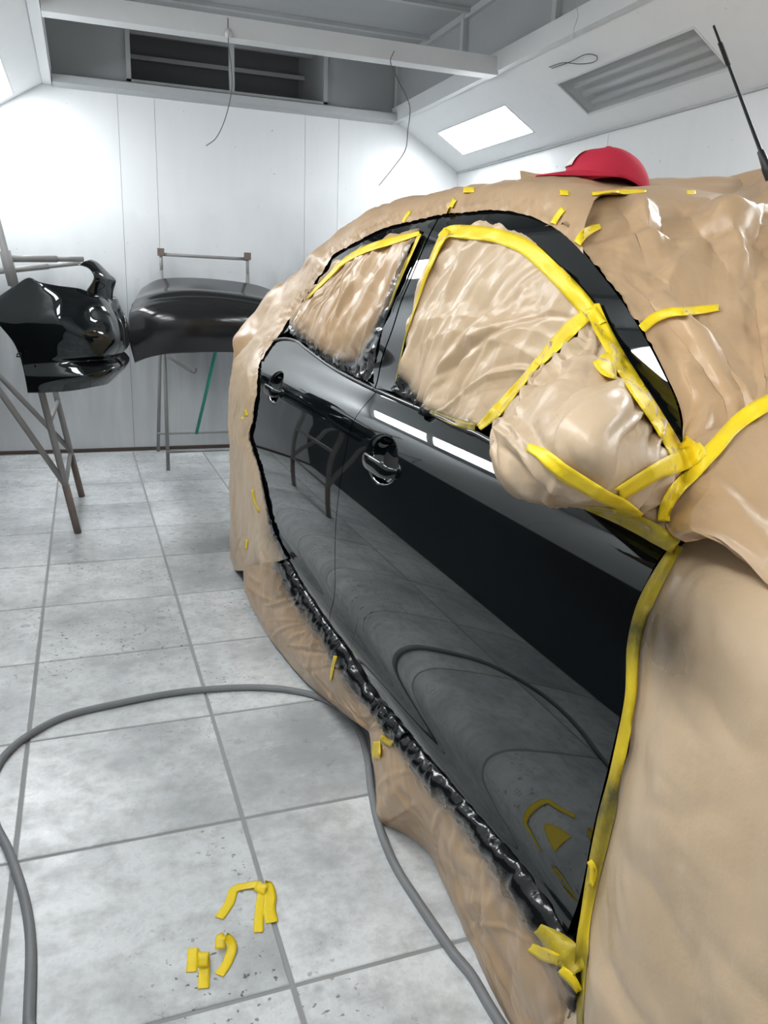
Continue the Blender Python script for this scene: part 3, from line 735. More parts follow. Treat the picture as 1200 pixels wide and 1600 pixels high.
# roof sheet: from the black roof edge over the top
st = [(407, 560, 380, 580, 3.55), (414, 547, 378, 550, 3.55), (424, 533, 378, 530, 3.55), (434, 522, 392, 512, 3.5), (448, 499, 416, 480, 3.4), (467, 473, 440, 455, 3.25), (490, 438, 478, 428, 3.0), (506, 417, 497, 405, 2.85), (520, 398, 520, 384, 2.7), (558, 376, 558, 354, 2.45),
      (602, 355, 602, 330, 2.2), (645, 344, 642, 314, 2.05), (690, 334, 690, 309, 1.9), (731, 330, 735, 298, 1.75), (772, 327, 772, 291, 1.62), (810, 331, 815, 284, 1.5), (842, 342, 850, 279, 1.42), (873, 359, 890, 286, 1.36), (892, 375, 925, 296, 1.3), (912, 395, 955, 308, 1.25)]
cols = []
for (u, v, su, sv, yy) in st:
    e = onS(u + (3 if u < 520 else 0), v+2.5, -.004); s = onS(u, v)
    if u < 520:
        sil = atY(su, sv, np.interp(u, [404, 434, 520], [3.47, 3.52, e[1]+.25])); sil[0] -= .004
    else: sil = atX(su, sv, e[0] + .13)
    mid = .5*e + .5*sil + np.array([-.018, 0, .018])*np.interp(u, [404, 450], [.4, 1])
    dz = np.interp(u, [420, 470, 520, 600, 900], [-.05, -.10, -.05, .005, .012])
    c1 = np.array([1.15, sil[1] + (-.03 if u > 600 else .04), sil[2] + dz*.6]); c2 = np.array([1.6, sil[1] + (-.12 if u > 600 else .12), sil[2] + dz]); c3 = np.array([2.25, sil[1], e[2] + dz])
    c1[2] += .015*sstep(640, 740, u); c2[2] += .02*sstep(640, 740, u)
    if u > 800:
        for c_ in (c1, c2, c3): c_[2] -= .02*min(1, (u-800)/70); c_[1] += .06*(u-800)/70
    cols.append([e, mid, sil, c1, c2, c3])
G = patch(np.array(cols), 220, 120); U, V = uvn(220, 120)
fd = np.clip(V*7, .15, 1)
roof_sheet = lay('roof_paper', G, 'kraft', car, 15, nf=60, amp=.008, L=.16, wd=.03, base=.012, out=-1, fade=fd, edge_crinkle=.9*np.exp(-((V-.02)/.03)**2), spray=.2*np.exp(-(V/.008)**2), label='brown masking paper over the roof')

# rear quarter sheet
inner = [(430, 524), (414, 545), (406, 557), (400, 585), (399, 613), (396, 632), (393, 657), (388, 681), (394, 704), (402, 729), (408, 753), (418, 801), (429, 837), (447, 873)]
outer = [(378, 528), (371, 546), (367, 572), (363, 598), (360, 618), (360, 645), (361, 680), (362, 705), (362, 730), (363, 755), (363, 785), (363, 820), (363, 850), (366, 888)]
rows = []
for (a, b_) in zip(inner, outer):
    e = onS(a[0]+3.5, a[1], -.004); s = atY(*b_, 3.42 if b_[1] > 560 else 3.5); q = .5*(np.array(a) + np.array(b_))
    mid = .5*(e + s) + np.array([-.012, -.05, 0]); mid[0] = min(mid[0], e[0] - .006)
    sx = s + np.array([0, 0, 0])
    rows.append([e, .5*(e+mid)+[-.008, 0, 0], mid, sx, s + [.10, .35, -.01], s + [.42, .62, -.02]])
G = patch(rows, 190, 110); U, V = uvn(190, 110)
sp = np.clip(1.1*np.exp(-(V/.010)**1.2)*sstep(.15, .4, U) + .62*np.exp(-((V)/.10)**2)*sstep(.62, .85, U), 0, 1)
fd = np.clip(V*6, .2, 1)
quarter_sheet = lay('quarter_paper', G, 'kraft_light', car, 16, nf=60, amp=.008, L=.14, wd=.022, base=.010, out=-1, spray=sp, fade=fd, edge_crinkle=.8*np.exp(-(V/.05)**2), ang=.3, spread=1.6, label='brown masking paper round the rear wing')

# sill skirts hanging to the floor
def skirt(top, bot, zb, nu, nv, seed, label, puff=.02, matn='kraft', spw=.16, nf=50):
    T = polyline(S_(top, -.004), len(top)); Bt = np.array([atZ(u, v, z) for (u, v), z in zip(bot, zb)])
    n = 14; T = polyline(T, n); Bt = polyline(Bt, n); rows = []
    for t, c in zip(T, Bt):
        k1 = t + np.array([-.009, 0, -.016]); k2 = t*.82 + c*.18 + np.array([-.006, 0, 0])
        rows.append([t + [.010, 0, .006], t, k1, k2, t*.5 + c*.5 + np.array([-puff, 0, 0]), t*.2 + c*.8 + np.array([-puff*.5, 0, .004]), c])
    G = patch(rows, nu, nv); U, V = uvn(nu, nv)
    wob = .6 + .8*noise(np.stack([U*9, U*0+seed, U*0], -1))
    sp = np.clip(1.3*np.exp(-(V/(spw*(.7+.5*wob)))**1.15), 0, 1)
    return lay('sill_paper', G, matn, car, seed, nf=nf, amp=.009, L=.20, wd=.03, base=.012, out=-1, spray=sp, fade=np.clip((1-V)*5, .3, 1)*np.clip(V*8, .3, 1), edge_crinkle=1.0*np.exp(-((V-.09)/.09)**2), ck=(20, .010), ang=1.2, spread=1.6, label=label), G
top = [(447, 873), (460, 902), (478, 930), (500, 964), (526, 1000), (556, 1045), (564, 1067), (600, 1110), (632, 1150)]
bot = [(381, 890), (384, 928), (402, 962), (425, 1000), (450, 1032), (485, 1072), (520, 1100), (555, 1128), (612, 1164)]
# second, longer sheet under the front door, tucked behind the first
top2 = [(600, 1110), (632, 1150), (681, 1207), (751, 1289), (815, 1368), (862, 1435), (885, 1467), (902, 1500), (908, 1570), (908, 1650)]
bot2 = [(583, 1160), (588, 1225), (600, 1297), (655, 1309), (700, 1395), (760, 1525), (800, 1605), (850, 1720), (900, 1830), (950, 1900)]
s2, _ = skirt(top2, bot2, [.05, .03, .012, .012, .012, .012, .012, .012, .012, .012], 170, 100, 18, 'brown masking paper skirt under the front door', puff=.015, spw=.17)
s1, _ = skirt(top, bot, [.10, .045, .02, .02, .02, .02, .03, .05, .08], 170, 90, 17, 'brown masking paper skirt under the rear door', puff=.02, matn='kraft', spw=.24)

# front wing sheet, hanging from the bonnet edge to the floor
le = yz([(905, 1640), (908, 1540), (915, 1440), (930, 1350), (955, 1255), (982, 1175), (993, 1090), (997, 1010), (1008, 960), (1030, 900), (1052, 862)])
le = np.vstack([[le[0][0]-.02, .015], [le[0][0]-.01, .12], le]); cy = cubic(le[:, 1], le[:, 0])
zz = np.linspace(.012, 1.01, 160); tt = np.linspace(0, 1, 170)
Zg, Tg = np.meshgrid(zz, tt, indexing='ij'); zt = le[-1][1]; y0 = np.interp(zz, le[:, 1], le[:, 0])[:, None]
Yg = y0 + (Tg**1.25)*(-.75 - y0)
sfr = _prof(np.clip(Zg, .42, 1.0))
Xg = sfr + .003 - .030*sstep(0, .16, Tg) - .02*sstep(.5, .1, Zg)*sstep(0, .1, Tg) + .10*sstep(.4, 1, Tg)**2
Xg = Xg + .05*sstep(.95, 1.01, Zg) + .008*np.sin(Tg*26 + Zg*5)*sstep(0, .1, Tg)*.35
G = np.stack([Xg, Yg, Zg], -1)
top_sp = .62*np.exp(-((Zg-.875)/.055)**2 - ((Tg-.07)/.11)**2)
sp = np.clip(.6*np.exp(-(Tg/.012)**1.5)*(.4+.6*noise(G*6)+.3) + top_sp + .32*np.exp(-((Zg-.36)/.06)**2)*np.exp(-((Tg-.12)/.12)**2), 0, 1)
wing_sheet = lay('wing_paper', G, 'kraft_light', car, 19, nf=16, amp=.006, L=.3, wd=.07, base=.012, out=-1, spray=sp, fade=np.clip(Tg*10, .25, 1), edge_crinkle=.55*np.exp(-((Zg-.93)/.05)**2 - (Tg/.1)**2), label='smooth brown masking paper over the front wing')

# ------------------------------------------------------------------ yellow tape
def cast(u, v, names, off=.002):
    d = Vector(ray(u, v)); d.normalize(); best = None
    for k in names:
        h = BV[k].ray_cast(Vector(O), d)
        if h[0] is not None and (best is None or h[3] < best[3]): best = h
    if best is None: return None
    nn = best[1] if best[1].dot(d) < 0 else -best[1]
    return np.array(best[0]), np.array(nn)
ALL = []
def tape(pts, wpx, parent, names=None, spray=0.0, n=None, name='tape', off=.004, label=None, fallback=None, jag=.10, seed=0):
    """a strip of tape stuck along a path on the sheets; wpx = width in photo pixels at that spot"""
    names = names or list(BV.keys())
    P = np.array(pts, float); Lp = np.linalg.norm(np.diff(P, axis=0), axis=1).sum()
    n = n or max(8, int(Lp/5)); Q = polyline(P, n)
    T = np.gradient(Q, axis=0); T /= np.linalg.norm(T, axis=1)[:, None] + 1e-9; Nn = np.stack([-T[:, 1], T[:, 0]], 1)
    rs = np.random.RandomState(seed + int(P[0, 0])); m_ = 5; G = np.zeros((n, m_, 3)); dist = np.zeros((n, m_)); ww = wpx if not np.isscalar(wpx) else [wpx]*2
    wid = np.interp(np.linspace(0, 1, n), np.linspace(0, 1, len(ww)), ww)
    for i in range(n):
        for j in range(m_):
            t = (j/(m_-1) - .5)
            q = Q[i] + Nn[i]*t*wid[i]
            if i in (0, n-1): q = q + T[i]*rs.uniform(-1, 1)*wid[i]*jag
            h = cast(q[0], q[1], names)
            if h is None:
                p = onS(q[0], q[1], -.006) if fallback is None else atX(q[0], q[1], fallback); nn = np.array([-1., 0, 0])
            else: p, nn = h
            view = p - O; view /= np.linalg.norm(view)
            G[i, j] = p - view*off*2; dist[i, j] = np.linalg.norm(p - O)
    # tape bridges small creases: smooth along its length
    for _ in range(3):
        G[1:-1] = .25*G[:-2] + .5*G[1:-1] + .25*G[2:]
    rel = .0016*noise(G*55)
    V_ = G - O; dd = np.linalg.norm(V_, axis=2); V_ /= dd[..., None]
    need = np.clip(dd - (dist - off), 0, .03)
    for _ in range(2): need = np.maximum(need, .5*(np.roll(need, 1, 0) + np.roll(need, -1, 0))); need = np.maximum(need, need.max(1, keepdims=True)*.8)
    G = G - V_*(np.abs(rel) + need)[..., None]
    du = np.gradient(G, axis=0)[n//2, 2]; dv = np.gradient(G, axis=1)[n//2, 2]
    flip = np.cross(du, dv) @ V_[n//2, 2] > 0
    return sheet(name, G, 'tape', parent, flip=flip, thick=.0008, attr={'spray': np.full((n, m_), spray) if np.isscalar(spray) else np.repeat(np.asarray(spray(np.linspace(0, 1, n)))[:, None], m_, 1)}, label=label)
W1 = ['window_paper12']; W0 = ['window_paper11']; MIR = ['mirror_paper13']; SCR = ['windscreen_paper14']; RF = ['roof_paper15']; QU = ['quarter_paper16']; SK1 = ['sill_paper17']; SK2 = ['sill_paper18']; WG = ['wing_paper19']
none = []
BV['frames'] = BVHTree.FromPolygons([Vector((v.co + world_loc(o))) for o in (ffr,) for v in o.data.vertices], [tuple(p.vertices) for p in ffr.data.polygons])
# around the front window
tape([(689, 372), (699, 361), (725, 362), (766, 366), (800, 376), (826, 389), (848, 409), (874, 434), (899, 460), (921, 487), (937, 508)], [13, 22, 22, 24, 26, 26, 28, 28, 26], front_sheet, W1 + ['frames'], seed=1)
tape([(618, 596), (634, 524), (656, 457), (669, 419), (688, 376), (699, 358)], [1.5, 2, 3, 5, 9, 12], front_sheet, W1 + ['frames'], spray=lambda t: .75*(1-t))
tape([(925, 478), (937, 505), (962, 552), (992, 600), (1022, 645), (1046, 684), (1058, 706)], [24, 24, 24, 24, 22, 24], mirror_bag, MIR + ['frames'], seed=2)
tape([(915, 492), (890, 514), (865, 540), (838, 570)], [20, 24, 20, 12], mirror_bag, MIR + W1, seed=3)
tape([(842, 562), (815, 596), (790, 625), (768, 650), (748, 668)], [12, 11, 14, 18, 10], front_sheet, MIR + W1, spray=lambda t: .35*t)
tape([(938, 558), (950, 572), (968, 578)], [28, 34, 28], mirror_bag, MIR + ['frames'])
tape([(742, 667), (720, 662), (700, 655), (672, 643)], [12, 13, 10, 5], front_sheet, W1, spray=.75)
# around the rear window
tape([(480, 466), (492, 453), (511, 434), (529, 415), (548, 401), (571, 389), (598, 380), (630, 371), (655, 364)], [3, 5, 7, 8, 10, 11, 12, 10, 6], rear_sheet, W0)
tape([(656, 365), (641, 398), (624, 437), (606, 485)], [5, 5, 4, 2], rear_sheet, W0, spray=lambda t: .2+.6*t)
# over the mirror bag and the screen corner
tape([(822, 698), (845, 708), (875, 735), (910, 757), (945, 777), (975, 790), (1003, 806)], [12, 22, 26, 24, 22, 20, 8], mirror_bag, MIR + WG)
tape([(968, 773), (1005, 750), (1035, 732), (1060, 722), (1090, 705), (1100, 700)], [22, 24, 24, 30, 34, 22], mirror_bag, MIR + SCR)
tape([(1215, 622), (1180, 640), (1150, 662), (1125, 690), (1105, 712), (1080, 740), (1055, 768), (1040, 795), (1037, 815)], [24, 26, 24, 24, 26, 24, 20, 20, 18], screen_sheet, SCR + MIR)
tape([(1065, 690), (1078, 702), (1092, 712)], [22, 30, 20], screen_sheet, SCR + MIR)
tape([(1123, 480), (1085, 485), (1045, 488), (1020, 498), (1003, 514)], [10, 13, 13, 16, 15], screen_sheet, SCR)
tape([(938, 353), (925, 357), (910, 367), (901, 381)], [8, 14, 13, 13], screen_sheet, SCR + RF)
tape([(880, 326), (872, 335), (864, 349)], [9, 9, 9], roof_sheet, RF + SCR)
tape([(710, 311), (704, 322), (700, 333)], [7, 7, 6], roof_sheet, RF)
tape([(641, 329), (634, 338), (629, 347)], [5, 5, 5], roof_sheet, RF)
tape([(925, 302), (950, 301), (978, 299), (1010, 298)], [5, 7, 8, 3], screen_sheet, SCR + RF)
tape([(875, 300), (888, 301)], [8, 7], roof_sheet, RF + SCR)
tape([(1073, 300), (1087, 300)], [6, 6], screen_sheet, SCR + RF)
# along the painted edge of the front door
spf = lambda t: np.clip(.52 + .2*np.sin(t*17) + .12*np.sin(t*41), .2, .85)
tape([(905, 1650), (906, 1560), (908, 1500), (912, 1450), (925, 1375), (937, 1320), (955, 1240), (968, 1180), (985, 1095), (988, 1050), (990, 1010), (1000, 965), (1016, 925), (1035, 890), (1052, 862), (1062, 852)], [9, 9, 14, 20, 16, 20, 24, 26, 20, 19, 19, 20, 22, 24, 22, 16], wing_sheet, WG + ['none'] if False else WG, spray=spf, off=.003)
tape([(1058, 855), (1030, 838), (1000, 822), (960, 806), (915, 794)], [26, 30, 26, 18, 6], mirror_bag, WG + MIR, spray=.5, fallback=.60)
tape([(838, 1452), (860, 1470), (885, 1492), (905, 1518)], [22, 42, 48, 20], s2, SK2 + WG, spray=.5, seed=4)
tape([(828, 1480), (850, 1492), (872, 1500)], [14, 22, 16], s2, SK2 + WG, spray=.1, seed=5)
tape([(875, 1515), (893, 1530), (905, 1550)], [14, 18, 10], s2, SK2 + WG, spray=.12, seed=6)
tape([(920, 1345), (928, 1360), (924, 1385)], [8, 14, 10], wing_sheet, WG, spray=.15)
# bits on the skirts and rear wing
tape([(588, 1158), (588, 1172), (587, 1186)], [11, 13, 13], s2, SK2 + SK1, spray=.0)
tape([(594, 1152), (604, 1158), (613, 1163)], [8, 10, 10], s1, SK1 + SK2, spray=.35)
tape([(524, 1025), (519, 1045), (516, 1064)], [6, 5, 3], s1, SK1, spray=.15)
tape([(394, 765), (397, 785), (405, 800)], [4, 4, 3], quarter_sheet, QU + SK1, spray=.25)
tape([(386, 843), (384, 858)], [4, 3], quarter_sheet, QU, spray=.1)
tape([(383, 640), (385, 650)], [4, 5], quarter_sheet, QU, spray=.2)
tape([(377, 652), (379, 656)], [4, 4], quarter_sheet, QU, spray=.1)

# loose flaps of paper and the aerial on the roof
def flap(name, px, x, seed, matn='kraft', parent=roof_sheet, curl=.02):
    a = np.array([[atX(u, v, x + dx) for u, v, dx in r] for r in px]); G = patch(a, 24, 30)
    G = G + (noise(G*25+seed)*.006)[..., None]*np.array([-.6, -.6, .5])
    return sheet(name, G, matn, parent, thick=.0006, attr={'spray': np.zeros((24, 30))})
flap('paper_flap', [[(812, 266, .0), (835, 270, .02), (870, 277, .03)], [(813, 276, -.02), (835, 280, 0), (872, 284, .02)], [(815, 296, -.03), (838, 297, 0), (875, 297, .02)]], 1.02, 3)
flap('paper_flap', [[(716, 294, 0), (745, 288, .03), (775, 288, .06)], [(712, 300, 0), (742, 296, .0), (772, 296, .02)], [(722, 306, 0), (744, 304, -.02), (772, 302, 0)]], .90, 4)
tape([(724, 296), (741, 296)], [9, 8], roof_sheet, RF, spray=0, fallback=1.0)
flap('paper_flap', [[(905, 298, 0), (925, 302, .03)], [(890, 318, -.01), (922, 320, 0)], [(868, 345, -.03), (915, 345, -.02)]], .90, 5, parent=screen_sheet)
base = atD(1198, 262, 1.86); tip = atD(1115, 40, 1.92); dirv = tip - base
ant = MB().tube([base - dirv*.15, base, base + dirv*.02, base + dirv*.12, base + dirv*.125, base + dirv*1.0], [.010, .010, .0085, .0065, .0038, .0022], 10).build('aerial', 'plastic_black', car, smooth=True, label='thin black whip aerial sticking up from the paper')
P = []
for k in range(160):
    t = k/159; c = base + dirv*(.72 + .16*t); a = t*2*math.pi*14; P.append(c + np.array([math.cos(a), math.sin(a), 0])*.0042)
MB().tube(P, .0011, 5).build('coil', 'plastic_black', ant, smooth=True)

# ================================================================== red cap on the roof
cz = None
cpt = atD(940, 287, 1.88)
cap = empty('baseball_cap', tuple(cpt), 'red baseball cap lying on the papered car roof', 'cap')
rgt = RC[0].copy(); rgt[2] = 0; rgt /= np.linalg.norm(rgt); fw = np.array([-rgt[1], rgt[0], 0]); up = np.array([0, 0, 1.0])
def capw(p): p = np.asarray(p)*.93; return cpt + p[..., 0:1]*rgt + p[..., 1:2]*fw + p[..., 2:3]*up
# crown: brim points left, back of the cap to the right
nu, nv = 30, 64; G = np.zeros((nu, nv, 3))
cx = .012
for i in range(nu):
    for j in range(nv):
        ph = (i/(nu-1))*math.pi/2; th = 2*math.pi*j/(nv-1)
        cxr = math.cos(th); rr = math.cos(ph)**.75
        hx = .095*cxr*rr; hy = .080*math.sin(th)*rr
        hz = .064*math.sin(ph)**.7
        front = max(0, -cxr)
        hx2 = hx + .022*front*math.sin(ph)*0 - (.0)*front
        z = hz*(1 + .06*front*math.cos(ph)) + .004*math.sin(3*th)*rr
        z = z - .035*max(0, cxr)*math.cos(ph)*0
        G[i, j] = (hx2 + cx + .030*(math.sin(ph)**2)*(-.15), hy, z - .03*(max(0, cxr)**2)*(1-math.sin(ph)) + .008*math.sin(ph)**4)
crown = sheet('crown', capw(G), 'cap_red', cap, thick=.0015)
nu, nv = 16, 40; G = np.zeros((nu, nv, 3))
for i in range(nu):
    for j in range(nv):
        th = math.pi*(.5 + j/(nv-1)); t = i/(nu-1)
        a = np.array([.088*math.cos(th) + cx, .075*math.sin(th)]); b_ = np.array([.088*math.cos(th) + cx - .075*max(0, -math.cos(th))**.6, .083*math.sin(th)])
        p = a*(1-t) + b_*t
        G[i, j] = (p[0], p[1], .024 - .012*t - .9*p[1]**2)
sheet('brim', capw(G), 'cap_red', cap, thick=.003)
MB().lathe(capw(np.array([cx-.004, 0, .0715])), [(0, .007), (.006, .006), (.009, .002), (.009, 0)], 12).build('top_button', 'cap_red', cap, smooth=True)
G = np.zeros((10, 14, 3))
for i in range(10):
    for j in range(14):
        th = math.pi + (j/13-.5)*.75; ph = .35 + .75*i/9; rr = math.cos(ph)**.75
        z = .064*math.sin(ph)**.7*(1+.06*math.cos(ph)) + .008*math.sin(ph)**4
        G[i, j] = (.095*math.cos(th)*rr*1.02 + cx - .003 - .0045*math.sin(ph)**2, .080*math.sin(th)*rr*1.02, z + .001)
sheet('front_patch', capw(G), 'cap_white', cap, thick=.001)

# ================================================================== air hose on the floor
hp = [(46, 1720), (45, 1600), (48, 1500), (46, 1450), (36, 1395), (14, 1330), (-6, 1290), (-16, 1250), (-12, 1215), (6, 1182), (40, 1152), (100, 1120), (180, 1100), (270, 1083), (340, 1076), (400, 1074), (450, 1078), (495, 1088), (530, 1106), (560, 1140), (574, 1185), (580, 1232), (592, 1290), (616, 1350), (655, 1412), (705, 1485), (755, 1555), (800, 1620), (850, 1700)]
P = np.array([atZ(u, v, .010) for u, v in hp[:-2]]); P = np.vstack([[.10, -.9, .01], [-.12, -.2, .01], P, [P[-1][0]-.02, P[-1][1]-.35, .01], [.36, 0, .01], [.30, -.8, .01]]); P = polyline(P, 320)
P[:, 2] = .0102
MB().tube(P, .0100, 12).build('air_hose', 'hose', smooth=True, label='grey rubber air hose looping across the tiled floor', cat='hose')

# ================================================================== scraps of tape on the floor
def scrap(pts, wd, label, lift=None, twist=None):
    """pts: photo pixels along the scrap's middle (on the floor); lift: heights above the floor"""
    n = 26; lift = lift or [.001]*len(pts)
    P = np.array([atZ(u, v, .001) for u, v in pts]); P = np.c_[P[:, :2], lift]; P = polyline(P, n)
    T = np.gradient(P, axis=0); T /= np.linalg.norm(T, axis=1)[:, None] + 1e-9
    side = np.cross(T, [0, 0, 1]); bad = np.linalg.norm(side, axis=1) < .3
    T0 = P[-1] - P[0]; s0 = np.cross(T0, [0, 0, 1]); s0 /= np.linalg.norm(s0)
    side = np.where(bad[:, None], s0, side); side[side @ s0 < 0] *= -1; side /= np.linalg.norm(side, axis=1)[:, None]
    k = np.linspace(-.5, .5, 5); G = P[:, None] + side[:, None]*k[None, :, None]*wd
    G[..., 2] = np.maximum(G[..., 2], .0012)
    G[..., 2] += .0012*np.abs(noise(G*60)) * 1.5
    return sheet('tape_scrap', G, 'tape', flip=False, thick=.0006, attr={'spray': np.zeros((n, 5))}, label=label, cat='tape scrap', group='torn bits of yellow tape on the floor')
scrap([(342, 1435), (358, 1412), (366, 1391), (385, 1386), (403, 1386)], .020, 'longest torn strip of yellow tape on the floor, bent in the middle', [.001, .001, .002, .004, .008])
scrap([(404, 1457), (405, 1430), (409, 1400), (412, 1390)], .019, 'straight torn yellow tape bit beside the crumpled one on a tile joint', [.001, .001, .004, .012])
scrap([(425, 1442), (420, 1420), (422, 1405), (418, 1390), (410, 1392), (404, 1398)], .026, 'crumpled wide wad of yellow tape lying across a floor joint', [.001, .003, .004, .010, .016, .006])
scrap([(299, 1519), (301, 1500), (302, 1484)], .020, 'short flat tape scrap, leftmost on the floor', [.001, .001, .005])
scrap([(318, 1545), (319, 1525), (320, 1512), (319, 1503), (318, 1512), (317, 1520)], .020, 'torn tape scrap with its top end rolled over', [.001, .002, .012, .024, .028, .014])
scrap([(342, 1524), (352, 1510), (360, 1493), (362, 1482), (354, 1476), (345, 1480), (344, 1490)], .019, 'hook-shaped curled yellow tape scrap on the floor', [.001, .001, .003, .010, .020, .024, .012])

# ================================================================== rear bumper on a trestle
def Yrow(pts, ys): return [atY(u, v, y) for (u, v), y in zip(pts, ys)]
stand1 = empty('trestle_stand', (-.3, 4.5, 0), 'grey tubular trestle stand carrying the bumper', 'stand')
R1 = .016
def bar(a, b_, r, name, parent, matn='steel'): return MB().tube([a, b_], r, 10).build(name, matn, parent, smooth=True)
yN, yR = 4.12, 4.86
fn = atZ(122, 833, 0); ff = atZ(128, 776, 0)
tn_ = atY(-14, 310, fn[1]); 
dn = (tn_ - fn)
bar(fn + [0, 0, .0], tn_, R1, 'leg', stand1)
df = dn*1.0; tf = ff + df*.70
bar(ff, tf, R1, 'leg', stand1)
for f_, d_ in ((fn, dn), (ff, df)): bar(f_ + d_*.0, f_ + d_*.16, R1*1.12, 'foot', stand1, 'steel_rust')
# struts running up to the left from the legs
q1 = fn + dn*.16; e1 = q1 + (atY(0, 612, fn[1]) - q1)*2.2; bar(q1, e1, R1*.9, 'strut', stand1)
q2 = ff + df*.18; e2 = q2 + (atY(0, 588, ff[1]) - q2)*2.2; bar(q2, e2, R1*.9, 'strut', stand1)
for e in (e1, e2):
    bar(e, np.array([e[0]+.02, e[1], 0.0]), R1*.9, 'leg', stand1)
bar(q1, q2 + [0, 0, -.02], R1*.7, 'cross_bar', stand1); bar(fn+dn*.36, ff+df*.36, R1*.7, 'cross_bar', stand1)
# upper arms
s1_ = fn + dn*.80
bar(fn+dn*.765, fn+dn*.86, R1*1.5, 'socket', stand1)
a1 = atY(8, 404, fn[1]); a2 = atY(130, 405, fn[1]+.12); bar(a1, a1*.35+a2*.65, R1*.95, 'arm', stand1); bar(a1*.36+a2*.64, a2, R1*.75, 'arm', stand1)
a3 = atY(-4, 424, ff[1]-.1); a4 = atY(126, 411, ff[1]); bar(a3, a3*.4+a4*.6, R1*.95, 'arm', stand1); bar(a3*.41+a4*.59, a4, R1*.75, 'arm', stand1)

bump_ = empty('bumper', (-.05, 4.2, .66), 'glossy black rear bumper cover hung on the left trestle stand', 'bumper')
yy0 = np.array([4.30, 4.26, 4.23, 4.215, 4.21, 4.22, 4.24, 4.28, 4.35, 4.46]) - .37
rows_px = [
 [(0, 463), (22, 448), (45, 434), (62, 441), (90, 447), (120, 451), (136, 455), (150, 457), (163, 462), (172, 467)],
 [(-12, 483), (25, 470), (50, 463), (75, 463), (100, 465), (125, 468), (145, 472), (160, 476), (172, 482), (181, 490)],
 [(-6, 500), (22, 503), (45, 500), (72, 500), (100, 500), (130, 500), (150, 502), (170, 503), (183, 505), (190, 512)],
 [(20, 532), (45, 531), (70, 530), (100, 530), (130, 530), (150, 531), (168, 532), (182, 533), (190, 534), (193, 535)],
 [(32, 557), (55, 557), (80, 556), (105, 556), (130, 556), (148, 556), (162, 555), (172, 553), (182, 551), (192, 548)],
 [(35, 568), (56, 567), (80, 566), (105, 565), (130, 564), (148, 563), (160, 562), (168, 561), (174, 560), (180, 559)],
 [(38, 580), (58, 578), (80, 577), (105, 576), (130, 575), (150, 574), (165, 572), (176, 570), (186, 569), (191, 571)],
 [(41, 595), (60, 594), (85, 593), (110, 592), (135, 590), (152, 587), (166, 584), (178, 581), (187, 578), (192, 577)],
 [(44, 613), (62, 613), (85, 612), (110, 610), (130, 607), (145, 604), (155, 602), (162, 601), (168, 599), (175, 594)]]
dyr = [.05, .0, -.02, -.02, .0, .055, .0, -.015, .03]
rows = []
for r, dy in zip(rows_px, dyr):
    kk = np.array([.3, .3, .2, .3, .5, .8, 1, 1, 1, 1])
    rows.append(Yrow(r, yy0 + dy*(kk if abs(dy) > .03 else 1)))
G = patch(rows, 90, 90)
bsh = sheet('side_shell', G, 'paint', bump_, flip=True, thick=.004)
# rear face sweeping away from the corner towards the back wall
edge = G[:, -1, :]
R_ = []
for t in np.linspace(0, 1, 24):
    R_.append(edge + np.array([.05*math.sin(math.pi*t) + .03*t*0, 1.15*t, 0]))
sheet('rear_shell', np.stack(R_, 1), 'paint', bump_, flip=True, thick=.004)
inn = Yrow([(134, 455), (140, 447), (146, 436), (145, 428), (139, 420), (130, 416), (121, 414)], [3.91]*7); outr = Yrow([(174, 469), (175, 455), (179, 438), (171, 430), (160, 419), (151, 411), (141, 407)], [4.07, 4.07, 4.07, 4.05, 4.03, 4.01, 3.99])
I_ = polyline(inn, 40); O_ = polyline(outr, 40)
t = np.linspace(0, 1, 14)[None, :, None]; Gh = I_[:, None]*(1-t) + O_[:, None]*t; Gh[..., 1] -= .03*np.sin(math.pi*t[..., 0])
sheet('lamp_surround', Gh, 'paint', bump_, flip=False, thick=.006)
MB().tube([atY(33, 552, 3.90), atY(27, 553, 3.89), atY(26, 557, 3.89), atY(33, 557, 3.90)], .004, 6).build('clip', 'plastic_black', bump_, smooth=True)
for a in ([(86, 488), (92, 487), (106, 488)], [(88, 494), (100, 494), (107, 495)]):
    MB().tube([atY(u, v, 3.838) for u, v in a], .0025, 6).build('reflector_clip', 'trim_gloss', bump_, smooth=True)

# ================================================================== boot lid on a trestle
stand2 = empty('trestle_stand', (.9, 5.8, 0), 'slim grey trestle stand against the back wall carrying the boot lid', 'stand')
fl1 = atZ(263, 735, 0); bl1 = np.array([fl1[0]-.01, 6.13, 0]); dx2 = 1.05; r2 = .0125
topz = 1.36
for k in (0, 1):
    s = np.array([dx2*k*.58, 0, 0]) if k else np.zeros(3)
    apex = np.array([.535, 6.04, 1.31]) + s
    bar(fl1 + s, apex, r2, 'leg', stand2); bar(bl1 + s, apex, r2, 'leg', stand2)
    bar(apex - [0, 0, .02], apex + [0, 0, .12], r2*.95, 'post', stand2)
    MB().box(tuple(apex + [-.022, -.022, .10]), tuple(apex + [.022, .022, .15])).build('bracket', 'steel_rust', stand2)
ax = np.array([.535, 6.04, 1.42]); bar(ax, ax + [dx2*.58, 0, -.005], r2*.9, 'top_bar', stand2)
bar(fl1 + [0, .02, .125], fl1 + [dx2*.58, .02, .125], r2*.8, 'front_bar', stand2)
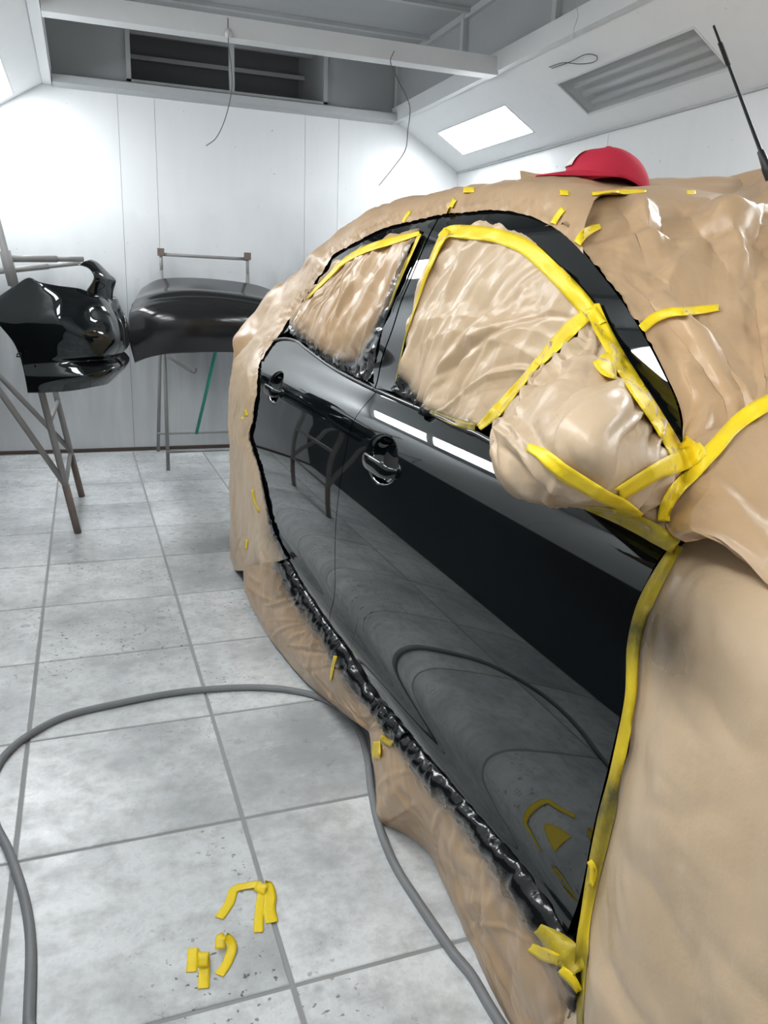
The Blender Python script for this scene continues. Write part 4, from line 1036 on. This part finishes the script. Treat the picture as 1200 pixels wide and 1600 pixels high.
bar(bl1 + [0, -.03, .14], bl1 + [dx2*.58, -.03, .14], r2*.7, 'back_bar', stand2)
h0 = atY(262, 557, 5.66); h1 = atY(298, 580, 5.50)
bar(h0, h1, r2*.8, 'hook_arm', stand2)
MB().tube(polyline([h1, h1 + [.02, 0, -.012], h1 + [.035, 0, .0], h1 + [.036, 0, .02]], 12), .005, 8).build('hook', 'steel_rust', stand2, smooth=True)
g0 = atY(338, 545, 5.62); g1 = atY(307, 677, 6.08); gd = g1 - g0
gp_ = MB().tube([g0 - gd*.2, g1], .012, 10).build('prop_pole', 'green_pole', smooth=True, label='thin green pole leaning under the boot lid against the stand', cat='pole')

lid = empty('boot_lid', (.8, 5.55, .75), 'black boot lid resting on the trestle by the back wall', 'boot lid')
rp = [[(224, 454), (240, 444), (258, 439), (300, 438), (345, 441), (390, 447), (418, 455), (436, 466)],
      [(217, 465), (236, 458), (262, 452), (300, 449), (345, 452), (390, 458), (424, 466), (445, 476)],
      [(214, 471), (235, 465), (262, 460), (300, 458), (345, 461), (390, 467), (428, 475), (450, 484)],
      [(208, 483), (231, 476), (262, 471), (300, 469), (345, 471), (390, 477), (430, 485), (456, 495)],
      [(204, 496), (230, 491), (262, 487), (300, 486), (345, 488), (390, 493), (430, 500), (460, 510)],
      [(204, 530), (230, 527), (262, 523), (300, 522), (345, 523), (390, 525), (430, 530), (461, 540)],
      [(212, 565), (235, 556), (262, 551), (300, 549), (345, 548), (390, 550), (430, 555), (455, 567)]]
yr = [5.90, 5.72, 5.56, 5.50, 5.43, 5.42, 5.47]
cc = np.array([.16, .06, .02, 0, 0, .02, .06, .16])
def near(k, dv, dy): rp.insert(k, [(u, v+dv) for u, v in rp[k]]); yr.insert(k, yr[k]+dy)
near(3, -3, .02); near(2, -2.5, .05)      # sharpen the spoiler edge and the crease below it
rows = [Yrow(r, y + cc*(.6 if k > 2 else 1)) for k, (r, y) in enumerate(zip(rp, yr))]
G = patch(rows, 80, 90)
ls = sheet('lid_shell', G, 'paint_lid', lid, flip=True, thick=.018)
